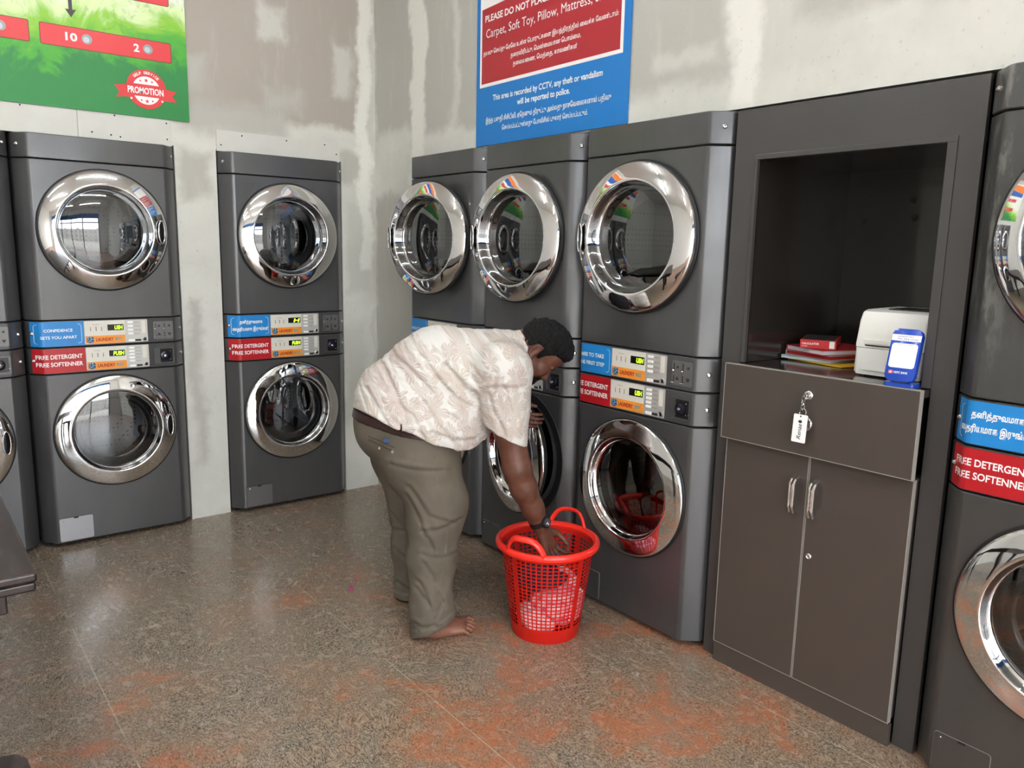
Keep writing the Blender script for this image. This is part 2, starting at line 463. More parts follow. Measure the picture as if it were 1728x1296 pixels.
# fluorescent battens on the ceiling
M['tube_light'] = mat('lit_fluorescent_tube', (.98, 1.0, .985, 1), .5, emit=26.0, grain=0)
M['batten'] = mat('white_enamel', S(235, 235, 235), .4)
def make_batten():
    t = empty('ceiling_light', '', 'ceiling light')
    b = B(); b.box(-.62, .62, -.035, .035, -.045, -.001, .006); b.put('housing', M['batten'], t)
    b = B(); b.tube([(-.59, 0, -.07), (.59, 0, -.07)], .014, 12); b.put('tube', M['tube_light'], t)
    for s in (-1, 1):
        b = B(); b.box(s * .605 - .014, s * .605 + .014, -.02, .02, -.09, -.04, .004); b.put('end_cap', M['batten'], t)
    return t
def copy_tree(o, parent=None):
    c = o.copy(); COL.objects.link(c)
    if parent is not None: c.parent = parent
    for ch in list(o.children): copy_tree(ch, c)
    return c
lp = make_batten()
spots = [(-1.5, -1.3), (-3.2, -1.3), (-1.5, -2.9), (-3.2, -2.9), (-1.5, -4.6), (-3.2, -4.6)]
for i, (x, y) in enumerate(spots):
    o = lp if i == 0 else copy_tree(lp)
    o.location = (x, y, CEIL)
    tag(o, 'white fluorescent batten with a lit tube fixed under the shop ceiling', 'ceiling light', 'ceiling battens')
# ------------------------------------------------------------------ washers and dryers
W = .6859
FT = [(0, .066), (.005, .057), (.047, .0075), (.055, .002), (.066, 0)]
FOOT = FT + [(W - x, y) for x, y in FT[::-1]]
def foot(x):
    return float(np.interp(x, [q[0] for q in FOOT], [q[1] for q in FOOT]))
DEPTH = .76
def shell(z0, z1, hole=None, inset=0.0):
    """a slice of the cabinet with its faceted front; HOLE = (x, z, r) is a port in the flat of the front"""
    b = B(); bm = b.bm
    pts = FOOT + [(W, DEPTH), (0, DEPTH)]
    e = .003
    rows = [(z0, e), (z0 + e, 0), (z1 - e, 0), (z1, e)]
    cx, cy = W / 2, .3
    R_ = [[bm.verts.new((x + (math.copysign(k, cx - x)), y + (k if y < .2 else -k), z)) for x, y in pts] for z, k in rows]
    m = len(pts); kf = len(FT) - 1
    for a, (lo, hi) in enumerate(zip(R_, R_[1:])):
        for i in range(m):
            if hole and i == kf and a == 1: continue
            j = (i + 1) % m
            bm.faces.new((lo[i], lo[j], hi[j], hi[i]))
    bm.faces.new(R_[0][::-1]); bm.faces.new(R_[-1])
    if hole:
        hx, hz, hr = hole
        c4 = [R_[1][kf], R_[1][kf + 1], R_[2][kf + 1], R_[2][kf]]
        x0, x1, a0, a1 = c4[0].co.x, c4[1].co.x, c4[0].co.z, c4[2].co.z
        ang = sorted([math.atan2(v.co.z - hz, v.co.x - hx) for v in c4] + [2 * math.pi * (k + .5) / 60 - math.pi for k in range(60)])
        outer, inner = [], []
        for t in ang:
            ct, st = math.cos(t), math.sin(t)
            ks = [(x1 - hx) / ct if ct > 1e-9 else 1e9, (x0 - hx) / ct if ct < -1e-9 else 1e9, (a1 - hz) / st if st > 1e-9 else 1e9, (a0 - hz) / st if st < -1e-9 else 1e9]
            k = min(ks)
            p_ = Vector((hx + k * ct, 0, hz + k * st))
            v = next((q for q in c4 if (q.co - p_).length < 1e-5), None)
            outer.append(v or bm.verts.new(p_)); inner.append(bm.verts.new((hx + hr * ct, 0, hz + hr * st)))
        n_ = len(ang)
        deep = [bm.verts.new((v.co.x, .05, v.co.z)) for v in inner]
        for i in range(n_):
            j = (i + 1) % n_
            bm.faces.new((outer[i], outer[j], inner[j], inner[i])); bm.faces.new((inner[i], inner[j], deep[j], deep[i]))
    return b.mesh('shell', 30)

def strip_plate(x0, x1, z0, z1, off, corner=0.0):
    """a sticker that follows the faceted front"""
    b = B(); bm = b.bm
    xs = sorted({x0, x1} | {q[0] for q in FOOT if x0 < q[0] < x1})
    f = [[bm.verts.new((x, foot(x) - off, z)) for x in xs] for z in (z0, z1)]
    k = [[bm.verts.new((x, foot(x) - .0002, z)) for x in xs] for z in (z0, z1)]
    n_ = len(xs)
    for i in range(n_ - 1):
        bm.faces.new((f[0][i], f[0][i + 1], f[1][i + 1], f[1][i])); bm.faces.new((k[0][i], f[0][i], f[0][i + 1], k[0][i + 1])); bm.faces.new((k[1][i], k[1][i + 1], f[1][i + 1], f[1][i]))
    for i in (0, -1): bm.faces.new((f[0][i], f[1][i], k[1][i], k[0][i]))
    return b.mesh('plate')

def sticker(t, m, z0, z1, lines, frame=False, x0=.014, x1=.2275):
    st = link('sticker', cached(('sticker', x0, x1, z0, z1, m.name), lambda: strip_plate(x0, x1, z0, z1, .0010)), m, t)
    for (body, a, b_, c, d, bold, stroke) in lines:
        lettering(body, x0 + (x1 - x0) * a, z0 + (z1 - z0) * c, (x1 - x0) * (b_ - a), (z1 - z0) * (d - c), M['white_print'], st, -.0014, bold, stroke, foot)
    if frame:
        o = rrect(x0 + .012, x1 - .010, z0 + .012, z1 - .012, .012, 4); i = rrect(x0 + .0135, x1 - .0115, z0 + .0135, z1 - .0135, .0105, 4)
        b = B(); bm = b.bm
        A = [bm.verts.new((x, foot(x) - .0015, z)) for x, z in o]; C = [bm.verts.new((x, foot(x) - .0015, z)) for x, z in i]
        for k in range(len(o)): j = (k + 1) % len(o); bm.faces.new((A[k], A[j], C[j], C[k]))
        b.put('border', M['white_print'], st)
    return st

def control_plate(t, z0, buttons, shown):
    x0, x1, z1 = .2285, .5065, z0 + .110
    w, h = x1 - x0, z1 - z0
    pl = flat(cached('plate_outline', lambda: rrect(0, w, 0, h, .004)), -.0012, M['panel'], 'control_plate', t); pl.location = (x0, 0, z0)
    def px(a): return w * a
    def pz(a): return h * (1 - a)
    flat([(px(.008), pz(.66)), (px(.63), pz(.66)), (px(.63), pz(.02)), (px(.008), pz(.02))], -.0017, M['panel_pale'], 'printed_film', pl, .0006)
    d = flat([(px(.36), pz(.44)), (px(.61), pz(.44)), (px(.61), pz(.18)), (px(.36), pz(.18))], -.0024, M['black'], 'display', pl, .0012)
    n_ = len(shown)
    lettering(shown, px(.595 - .042 * n_), pz(.40), px(.042 * n_), h * .17, M['led'], d, -.0028, .02, shear=.12)
    for k in range(3):
        lettering('i' if k != 1 else 'l', px(.09 + .085 * k), pz(.44), px(.014), h * .18, M['grey_print'], pl, -.0019, .02)
    lettering('PROGRESS', px(.13), pz(.18), px(.10), h * .035, M['grey_print'], pl, -.0019, 0)
    ban = flat([(px(.012), pz(.985)), (px(.63), pz(.985)), (px(.63), pz(.645)), (px(.012), pz(.645))], -.0022, M['orange'], 'banner', pl, .0008)
    B().lathe([(0, .0006), (.0165, .0006), (.0165, 0)], 24).put('emblem', M['emblem'], ban, (px(.085), -.0023, pz(.81)))
    lettering('LAUNDRY', px(.17), pz(.89), px(.275), h * .15, M['logo_red'], ban, -.0027, .035)
    lettering('BOY', px(.47), pz(.875), px(.115), h * .13, M['logo_teal'], ban, -.0027, .035)
    for k in range(buttons):
        zz = .11 + (.50 if buttons == 4 else .58) * k / (buttons - 1)
        b = B(); b.prism(rrect(px(.675), px(.765), pz(zz + .045), pz(zz - .045), .003, 3), -.0042, -.001); b.put('button', M['white_print'], pl)
        lettering('Normal' if k % 2 else 'Delicate', px(.785), pz(zz + .035), px(.075 + .012 * (k % 3)), h * .055, M['grey_print'], pl, -.0017, .0)
    flat(rrect(px(.895), px(.965), pz(.60), pz(.05), .003, 3), -.0018, M['panel_pale'], 'status_window', pl, .0006)
    b = B(); b.prism(rrect(px(.675), px(.775), pz(.965), pz(.865), .003, 3), -.0042, -.001); b.put('start_button', M['white_print'], pl)
    flat(rrect(px(.79), px(.885), pz(.96), pz(.87), .002, 3), -.0018, M['dark_print'], 'badge', pl, .0006)
    b = B(); b.lathe([(.0095, 0), (.0095, .004), (.0075, .005), (.0065, .003), (0, .003)], 20); k = b.put('service_lock', M['steel'], pl, (px(.945), -.0012, pz(.865)))
    B().ball((0, -.0025, 0), .0062, 12, 1, .4, 1.25).put('keyhole', M['black'], k)
    return pl

def coin_plate(t, z0):
    x0, w, h = .533, .092, .088
    pl = flat(rrect(0, w, 0, h, .005, 3), -.003, M['socket'], 'coin_plate', t, .003); pl.location = (x0, 0, z0)
    b = B()
    for a in (.10, .55): b.box(w * a, w * a + .002, -.0042, -.003, h * .10, h * .40); b.box(w * a, w * a + .002, -.0042, -.003, h * .56, h * .90)
    b.box(w * .5, w * .5 + .0008, -.0036, -.003, h * .05, h * .95)
    b.put('coin_slot', M['black'], pl)
    for a in (.08, .53):
        lv = B(); lv.box(w * a - .007, w * a + .010, -.010, -.002, h * .09, h * .125, .0012); lv.put('coin_lever', M['chrome'], pl)
        B().ball((w * a, -.006, h * .60), .0042, 10).put('coin_button', M['chrome'], pl)
    b = B()
    for a, up in ((.28, 1), (.80, -1)):
        b.lathe([(0, .0008), (.0055, .0008), (.0055, 0)], 16, Matrix.Translation((w * a, -.003, h * .75)))
        c_ = h * .28
        b.prism([(w * a - .009, c_ - .006 * up), (w * a + .009, c_ - .006 * up), (w * a + .003, c_ + .007 * up), (w * a - .003, c_ + .007 * up)], -.0038, -.003)
    b.put('print', M['dark_print'], pl)

def key_plate(t, z0):
    x0, w, h = .533, .092, .082
    b = B()
    o = rrect(0, w, 0, h, .006, 3); i = rrect(.005, w - .005, .005, h - .005, .004, 3); bm = b.bm
    A = [bm.verts.new((x, -.006, z)) for x, z in o]; C = [bm.verts.new((x, -.006, z)) for x, z in i]; D = [bm.verts.new((x, -.0012, z)) for x, z in i]; E_ = [bm.verts.new((x, 0, z)) for x, z in o]
    n_ = len(o)
    for k in range(n_):
        j = (k + 1) % n_
        for p_, q_ in ((A, C), (C, D), (E_, A)): bm.faces.new((p_[k], p_[j], q_[j], q_[k]))
    bm.faces.new(D)
    pl = b.put('lock_recess', M['body'], t); pl.location = (x0, 0, z0)
    flat(rrect(w * .28, w - .008, .008, h - .008, .003, 3), -.0022, M['black'], 'lock_plate', pl, .0012)
    b = B(); b.lathe([(.024, 0), (.022, .006), (.012, .009), (0, .009)], 28); b.put('lock_barrel', M['navy'], pl, (w * .52, -.0022, h * .5))
    b = B(); b.lathe([(.0065, 0), (.006, .004), (.003, .0045), (0, .003)], 16); b.put('lock_core', M['chrome'], pl, (w * .52, -.0105, h * .5))
    for a, c_ in ((.80, .76), (.80, .25), (.93, .28)):
        B().ball((w * a, -.003, h * c_), .0028, 8).put('screw', M['chrome'], pl)

def bolts(t, zs):
    for z in zs:
        for s in (0, 1):
            x = .020 if s == 0 else W - .020
            nrm = Vector((-.76 if s == 0 else .76, -.65, 0))
            o = link('bolt', cached('bolt', lambda: B().lathe([(.0085, 0), (.0085, .002), (.005, .006), (.003, .0062), (.0025, .004), (0, .004)], 16).mesh('bolt', 40)), M['chrome'], t)
            o.location = (x, foot(x) - .0006, z)
            o.rotation_euler = (0, 0, math.atan2(nrm.x, -nrm.y))

RING = [(.2725, .004), (.2735, .020), (.2715, .026), (.267, .0300), (.258, .0345), (.246, .0395), (.233, .0440), (.220, .0480), (.2115, .0505), (.2065, .0515), (.2035, .0500), (.2020, .046), (.199, .032), (.195, .014), (.189, -.004), (.184, -.007)]
def door(t, cz, handle_side, ajar=0.0, hinge=1, shallow=0, dx=0.0):
    """porthole door: black seal ring, chrome ring, outer glass, inner bowl and the recessed grip"""
    d = link('door', cached('door_seal', lambda: B().lathe([(.255, -.03), (.256, .0), (.279, .0005), (.2805, .008), (.277, .013), (.266, .015), (.25, .012)], 72).mesh('door_seal', 40)), M['gap'], t)
    hx = W / 2 + dx + hinge * .276
    d.location = (hx - hinge * .276 * math.cos(ajar), -.276 * math.sin(abs(ajar)), cz)
    d.rotation_euler = (0, 0, hinge * abs(ajar))
    if shallow: d.scale = (.985, shallow, .985)
    gk = None if not (shallow and ajar) else link('door_gasket', cached('gasket', lambda: B().lathe([(.251, .0), (.252, .0022), (.286, .0022), (.288, .0)], 72).mesh('gasket', 40)), M['gap'], t)
    if gk: gk.location = (W / 2 + dx, 0, cz)
    link('door_ring', cached('ring', lambda: B().lathe(RING, 96).mesh('ring', 50)), M['chrome'], d)
    link('door_glass', cached('dglass', lambda: B().lathe([(.1895, -.003), (.16, .0045), (.12, .0105), (.08, .0145), (.04, .0168), (0, .0175)], 64).mesh('dglass', 180)), M['glass'], d)
    link('door_bowl', cached('bowl', lambda: B().lathe([(.1885, -.0075), (.184, -.02), (.176, -.075), (.160, -.095), (.148, -.100), (.148, -.096), (.158, -.091), (.172, -.070)], 64).mesh('bowl', 50)), M['bowl'], d)
    if handle_side:
        g = link('door_grip', cached('grip', lambda: B().ball((0, 0, 0), .03, 20, .55, .22, 1.75).mesh('grip', 180)), M['black'], d)
        g.location = (handle_side * .240, -.047, 0); g.rotation_euler = (0, 0, handle_side * .42)
        link('grip_rim', cached('grip_rim', lambda: B().tube([(.017 * math.cos(2 * math.pi * k / 28), 0, .054 * math.sin(2 * math.pi * k / 28)) for k in range(28)], .0028, 8, True).mesh('gr', 180)), M['chrome'], g).location = (0, -.004, 0)
    return d

def drum(t, cz):
    dr = link('drum', cached('drum', lambda: B().lathe([(.25, -.05), (.256, -.07), (.262, -.12), (.262, -.50), (.10, -.56), (0, -.565)], 64).mesh('drum', 40)), M['drum'], t)
    dr.location = (W / 2, 0, cz)
    for k in range(3):
        a = R(90 + 120 * k)
        pd = link('paddle', cached('paddle', lambda: B().tube([(0, .14, 0), (0, .30, 0), (0, .47, 0)], [.03, .045, .03], 12, False, .6).mesh('paddle', 60)), M['steel'], dr)
        pd.location = (.245 * math.cos(a), 0, .245 * math.sin(a)); pd.rotation_euler = (0, -a + R(90), 0)

ZB, Z1, Z2, Z3, Z4, ZT = .022, .840, .9645, 1.0905, 1.812, 1.9212
def dryer(loc, rz, label, lines, group, body, shown='USH', grip=1, frame=True, ajar=0.0):
    t = empty('tumble_dryer', label, 'dryer', loc, rz, group)
    link('cabinet', cached('dryer_cab', lambda: shell(Z3 + .002, Z4 - .002, (W / 2, 1.504, .25))), None, t)
    link('top_panel', cached('dryer_top', lambda: shell(Z4 + .002, ZT)), None, t)
    link('control_fascia', cached('dryer_fas', lambda: shell(Z2 + .002, Z3 - .002)), None, t)
    for o in t.children:
        if not o.material_slots: o.data.materials.append(body)
        o.material_slots[0].link = 'OBJECT'; o.material_slots[0].material = body
    drum(t, 1.504); door(t, 1.504, grip, ajar)
    sticker(t, M['blue'], Z2 + .006, Z3 - .006, lines, frame)
    control_plate(t, Z2 + .009, 4, shown); coin_plate(t, Z2 + .018)
    bolts(t, (1.872, 1.030))
    return t
def washer(loc, rz, label, group, body, shown='PUSH', hatch=None, ajar=0.0, hinge=1, grip=0, dx=0.0):
    t = empty('front_loading_washer', label, 'washing machine', loc, rz, group)
    link('cabinet', cached('washer_cab', lambda: shell(ZB, Z1 - .002, (W / 2, .550, .25))), None, t)
    link('control_fascia', cached('washer_fas', lambda: shell(Z1 + .002, Z2 - .002)), None, t)
    for o in t.children:
        if not o.material_slots: o.data.materials.append(body)
        o.material_slots[0].link = 'OBJECT'; o.material_slots[0].material = body
    drum(t, .550); door(t, .548, grip, ajar, hinge, .62, dx)
    sticker(t, M['red'], Z1 + .006, Z2 - .006, [('FREE DETERGENT', .06, .94, .58, .76, .022, 0), ('FREE SOFTENNER', .06, .94, .27, .45, .022, 0)])
    control_plate(t, Z1 + .009, 5, shown); key_plate(t, Z1 + .018)
    bolts(t, (.905,))
    h = link('filter_hatch', cached('hatch_frame', lambda: B().prism(rrect(.0635, .2105, .028, .145, .010), -.0012, .0005).mesh('hf')), M['socket'], t)
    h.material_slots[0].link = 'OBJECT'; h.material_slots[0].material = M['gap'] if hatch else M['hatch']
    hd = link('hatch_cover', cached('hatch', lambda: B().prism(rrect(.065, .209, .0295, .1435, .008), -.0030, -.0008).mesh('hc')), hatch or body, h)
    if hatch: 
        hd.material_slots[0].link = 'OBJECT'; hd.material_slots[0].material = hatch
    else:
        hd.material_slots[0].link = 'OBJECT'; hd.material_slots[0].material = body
    link('latch', cached('latch', lambda: B().box(.127, .147, -.0042, -.001, .137, .1435, .001).mesh('latch')), M['gap'], h)
    B().ball((.083, -.003, .132), .003, 8).put('screw', M['chrome'], h)
    for x in (.05, W - .05):
        for y in (.09, DEPTH - .09):
            link('foot', cached('foot', lambda: B().lathe([(.020, 0), (.020, .004), (.012, .008), (.010, .022)], 16, Matrix.Rotation(R(-90), 4, 'X'), True, True).mesh('foot', 40)), M['gap'], t).location = (x, y, 0)
    return t

YF, XF = .17587, -.34453
TAM = [(tamil('தனித்துவமாக'), .22, .80, .56, .80, 0, .032), (tamil('தைரியமாக இருங்கள்'), .08, .94, .22, .48, 0, .030)]
CONF = [('CONFIDENCE', .23, .78, .585, .705, .018, 0), ('SETS YOU APART', .16, .86, .30, .42, .018, 0)]
DARE = [('DARE TO TAKE', .14, .80, .56, .70, .018, 0), ('THE FIRST STEP', .13, .82, .27, .41, .018, 0)]
YOUR = [('CONFIDENCE IS YOUR', .06, .90, .46, .60, .014, 0), ('BEST ASSET', .22, .74, .20, .34, .014, 0)]
stacks = [
    # x0, y0, rotation, dryer label, sticker, washer label, paint, displays, hatch, grip side
    (-2.0697 - W - .0125, YF, 0, 'charcoal tumble dryer cut off at the left picture edge, upper machine', CONF, 'charcoal front-loading washer cut off at the left edge, half behind the wooden table', 'body', 'USH', 'PUSH', None, 1),
    (-2.0697, YF, 0, 'charcoal tumble dryer under the green banner with a blue confidence sticker', CONF, 'charcoal washer under the green banner with a pale filter hatch cover', 'body', 'USH', 'PUSH', 'hatch', 1),
    (-1.1705, YF, 0, 'charcoal tumble dryer built into the wall alone, blue Tamil sticker, beside the room corner', TAM, 'charcoal washer built into the wall alone beside the room corner', 'body', '  H', 'PUSH', 'hatch_sheen', 0),
    (XF, -.2500, -90, 'charcoal tumble dryer nearest the room corner on the counter wall, its round door well ajar', YOUR, 'charcoal washer nearest the room corner on the counter wall, mostly behind the man', 'body', 'USH', 'PUSH', None, -1),
    (XF, -.9120, -90, 'charcoal tumble dryer under the blue notice, middle of three, above the bending head', DARE, 'charcoal washer whose round door the bending man holds ajar', 'body', 'USH', 'USH', None, -1),
    (XF, -1.5803, -90, 'charcoal tumble dryer next to the open cupboard niche, dare sticker on its fascia', DARE, 'charcoal washer right behind the red laundry basket', 'body', 'USH', 'USH', None, -1),
    (XF, -3.0560, -90, 'charcoal tumble dryer with wiped streaks at the right picture edge', TAM, 'charcoal washer at the right picture edge, below the large red free detergent sticker', 'body_worn', 'USH', 'PUSH', None, 0),
]
for i, (x, y, rz, dl, lines, wl, body, s1, s2, hatch, grip) in enumerate(stacks):
    td = dryer((x, y, 0), R(rz), dl, lines, 'stacked tumble dryers', M[body], s1, grip, ajar=R((0, 0, 0, 14, 7.5, 3.2, 0)[i]))
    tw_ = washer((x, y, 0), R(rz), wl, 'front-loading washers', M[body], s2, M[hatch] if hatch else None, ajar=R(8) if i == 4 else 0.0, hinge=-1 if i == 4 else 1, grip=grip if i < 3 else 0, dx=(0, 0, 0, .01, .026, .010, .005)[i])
    if i in (3, 4):                 # the two machines by the corner are a slightly narrower model
        td.scale = tw_.scale = ((.955, .962)[i - 3], 1, 1)
# ------------------------------------------------------------------ the cupboard between the machines
FX = -.285                       # face of its fascia
cab = empty('storage_cupboard', 'dark laminate cupboard with an open niche, one drawer and two doors between the washers', 'cupboard', (0, 0, 0))
YL, YR_, YOL, YOR = -2.281, -3.046, -2.358, -2.984     # outer sides and the niche sides
ZO0, ZO1, ZTOP = 1.090, 1.772, 1.918
b = B()
b.box(FX, FX + .018, YOR - .0, YOL, ZO1, ZTOP); b.box(FX, FX + .018, YOL, YL, .0, ZTOP); b.box(FX, FX + .018, YR_, YOR, .0, ZTOP)
b.put('fascia', M['laminate_fascia'], cab)
# lip round the niche
b = B()
b.box(FX - .004, FX + .012, YOR, YOL, ZO1 - .016, ZO1 - .0005, .001); b.box(FX - .004, FX + .012, YOL - .013, YOL - .0005, ZO0, ZO1 - .016, .001); b.box(FX - .004, FX + .012, YOR + .0005, YOR + .026, ZO0, ZO1 - .016, .001)
b.put('niche_lip', M['laminate_fascia'], cab)
b = B()
IX = .30
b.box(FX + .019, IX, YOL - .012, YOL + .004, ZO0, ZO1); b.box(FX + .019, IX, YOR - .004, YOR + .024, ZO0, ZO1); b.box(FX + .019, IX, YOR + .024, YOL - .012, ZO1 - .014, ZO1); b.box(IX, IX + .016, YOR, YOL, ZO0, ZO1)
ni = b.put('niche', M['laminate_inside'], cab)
b = B()
b.prism([(-2.62, 1.66), (-2.60, 1.66), (-2.60, 1.64), (-2.62, 1.64)], IX - .002, IX + .001, 'x')
b.lathe([(0, .002), (.013, .002), (.013, 0)], 20, Matrix.Translation((IX, -2.62, 1.59)) @ Matrix.Rotation(R(-90), 4, 'Z')); b.lathe([(0, .002), (.010, .002), (.010, 0)], 20, Matrix.Translation((IX, -2.44, 1.58)) @ Matrix.Rotation(R(-90), 4, 'Z'))
b.put('cable_hole', M['gap'], cab)
# counter board inside the niche and the drawer below it
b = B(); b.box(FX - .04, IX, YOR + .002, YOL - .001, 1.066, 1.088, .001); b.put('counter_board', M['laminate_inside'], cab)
def edged(name, x0, x1, y0, y1, z0, z1, parent):
    b = B(); b.box(x0, x1, y0, y1, z0, z1, .0012, 2)
    o = b.put(name, M['laminate'], parent)
    e = B(); w = .0022
    for a in ((y0, y1, z1 - w, z1), (y0, y1, z0, z0 + w), (y0, y0 + w, z0 + w, z1 - w), (y1 - w, y1, z0 + w, z1 - w)):
        e.box(x0 - .0006, x1 - .002, a[0] - (.0004 if a[0] == y0 else 0), a[1] + (.0004 if a[1] == y1 else 0), a[2], a[3] + (.0004 if a[3] == z1 else 0))
    e.put('edge_band', M['edge'], o)
    return o
dw = edged('drawer', XF, XF + .020, -2.985, -2.340, .833, 1.0895, cab)
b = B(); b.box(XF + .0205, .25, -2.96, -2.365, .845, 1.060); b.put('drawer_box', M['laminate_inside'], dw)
b = B(); b.box(FX - .006, IX, -2.976, -2.352, .08, .828); b.put('carcass', M['laminate'], cab)
b = B(); b.box(-.312, -.296, -2.983, -2.345, .0, .072, .001); b.put('plinth', M['laminate'], cab)
# round drawer lock and knob
lk = B().lathe([(.0150, 0), (.0150, .003), (.012, .006), (.009, .006), (.0085, .004), (0, .004)], 28).put('drawer_lock', M['chrome'], dw, (XF, -2.6535, 1.026), (0, 0, R(-90)), 60)
kb = B().lathe([(.012, 0), (.012, .006), (.024, .010), (.025, .016), (.022, .019), (.020, .016), (0, .015)], 32).put('drawer_knob', M['chrome'], dw, (XF, -2.6560, .938), (0, 0, R(-90)), 60)
for nm, y0, y1, hy in (('cupboard_door', -2.6575, -2.346, -2.622), ('cupboard_door', -2.980, -2.6610, -2.690)):
    d = edged(nm, -.3165, -.2975, y0, y1, .0755, .8275, cab)
    h = B()
    for s in (-.0065, .0065):
        pts = [(-.3165, hy + s, .755), (-.338, hy + s, .748), (-.347, hy + s, .735), (-.347, hy + s, .660), (-.338, hy + s, .640), (-.3165, hy + s, .630)]
        h.tube(pts, .0042, 10)
    h.box(-.348, -.342, hy - .0065, hy + .0065, .665, .728, .001)
    h.put('handle', M['chrome'], d)
    if y0 < -2.9:
        B().lathe([(.010, 0), (.010, .003), (.007, .005), (.005, .003), (0, .003)], 24).put('door_lock', M['chrome'], d, (-.3168, -2.684, .506), (0, 0, R(-90)), 60)

# key with its tag hanging from the drawer lock
kt = empty('key_tag', 'white card key tag hanging from the keys in the drawer lock', 'key tag', (XF - .006, -2.6535, 1.026))
b = B(); b.tube([(-.006, .010 * math.cos(a), .010 * math.sin(a)) for a in [2 * math.pi * k / 20 for k in range(20)]], .0016, 8, True); b.box(-.012, .000, -.0012, .0012, -.004, .004)
b.put('key', M['chrome'], kt)
b = B()
for k, (cy, cz) in enumerate(((.008, -.012), (.009, -.024), (.008, -.037))):
    b.tube([(-.010, cy + .0055 * math.cos(a), cz + .0085 * math.sin(a)) if k % 2 == 0 else (-.010 + .005 * math.cos(a), cy, cz + .0085 * math.sin(a)) for a in [2 * math.pi * q / 14 for q in range(14)]], .0016, 6, True)
b.put('chain', M['chrome'], kt)
b = B(); b.tube([(-.014 - .010 * (q > 9) * 0, .004 + .011 * math.cos(a), -.053 + .013 * math.sin(a)) for q, a in enumerate([2 * math.pi * q / 20 for q in range(20)])], .0016, 6, True)
b.put('split_ring', M['chrome'], kt)
b = B(); b.prism(rrect(-.0215, .0215, -.146, -.058, .003, 3), -.0009, .0009)
cd = b.put('card', M['white_print'], kt, (-.0235, .001, 0), (0, R(2), R(-90 + 10)))
lettering('Renaa', .0, .0, .048, .0125, M['dark_print'], cd, 0, .01, place=Matrix.Translation((.006, -.0012, -.136)) @ Matrix.Rotation(R(-90), 4, 'Y'), shear=.3)
B().ball((.0, -.0011, -.080), .0060, 12, 1, .1, .8).put('emblem', M['dark_print'], cd)
B().lathe([(0, .0012), (.0025, .0012), (.0025, 0)], 12, Matrix.Translation((0, -.0003, -.0635))).put('eyelet', M['dark_print'], cd)

# ------------------------------------------------------------------ on the counter board
CT = 1.0885
def on_counter(name, label, cat, x, y, z, rz):
    return empty(name, label, cat, (x, y, CT + z), R(rz))
M['paper'] = mat('page_edges', S(228, 224, 230), .7, gscale=200, grain=.05)
M['red_cover'] = mat('red_cover', S(176, 34, 40), .4)
M['grey_cover'] = mat('grey_cover', S(168, 168, 176), .4)
M['folder'] = mat('pale_green_plastic_folder', S(176, 200, 188), .25)
M['yellow'] = mat('yellow_envelope_paper', S(226, 176, 50), .6)
M['box_red'] = mat('red_carton', S(190, 30, 38), .35)
M['box_black'] = mat('dark_carton_top', S(52, 50, 50), .35)
t = on_counter('envelope', 'flat yellow envelope at the bottom of the book pile', 'envelope', .06, -2.545, 0, -14)
b = B(); b.box(-.15, .15, -.12, .12, .0005, .0045, .0012); b.put('paper', M['yellow'], t)
def book(name, label, cat, x, y, z, rz, lx, ly, th, cover, inner):
    t = on_counter(name, label, cat, x, y, z, rz)
    b = B(); b.box(-lx / 2, lx / 2, -ly / 2, ly / 2, .0, .0022, .0008); b.box(-lx / 2, lx / 2, -ly / 2, ly / 2, th - .0022, th, .0008); b.box(-lx / 2, -lx / 2 + .003, -ly / 2, ly / 2, .0018, th - .0018) if False else b.box(-lx / 2, lx / 2, ly / 2 - .003, ly / 2, .0018, th - .0018)
    b.put('cover', cover, t)
    b = B(); b.box(-lx / 2 + .004, lx / 2 - .004, -ly / 2 + .004, ly / 2 - .003, .0022, th - .0022); b.put('pages', inner, t)
    return t
book('folder', 'pale green plastic folder low in the pile, above the yellow envelope', 'folder', .055, -2.482, .0048, -3, .27, .195, .012, M['folder'], M['paper'])
book('notebook', 'grey hardcover notebook with red sides, middle of the pile', 'notebook', .055, -2.508, .0170, -13, .27, .20, .016, M['grey_cover'], M['red_cover'])
book('notebook', 'thick white-paged notebook with red cover right under the calculator box', 'notebook', .035, -2.511, .0332, -20, .25, .19, .018, M['red_cover'], M['paper'])
t = on_counter('calculator_box', 'small red cardboard calculator box on top of the book pile', 'box', .005, -2.478, .0515, 25)
b = B(); b.box(-.10, .10, -.058, .058, 0, .029, .0010); bx = b.put('carton', M['box_red'], t)
b = B(); b.box(-.090, .100, -.050, .052, .0288, .0297); b.put('printed_top', M['box_black'], t)
lettering('CALCULATOR', -.052, .013, .055, .007, M['white_print'], bx, 0, .02, place=Matrix.Translation((-.1004, 0, 0)) @ Matrix.Rotation(R(-90), 4, 'Z'))
lettering('CITIZEN', -.052, .006, .018, .003, M['white_print'], bx, 0, .0, place=Matrix.Translation((-.1004, 0, 0)) @ Matrix.Rotation(R(-90), 4, 'Z'))
lettering('CALCULATOR', -.05, .013, .055, .006, M['white_print'], bx, 0, .02, place=Matrix.Translation((0, -.0584, 0)))
b = B(); b.box(-.1006, -.0995, -.052, -.036, .003, .027); b.put('white_panel', M['white_print'], t)

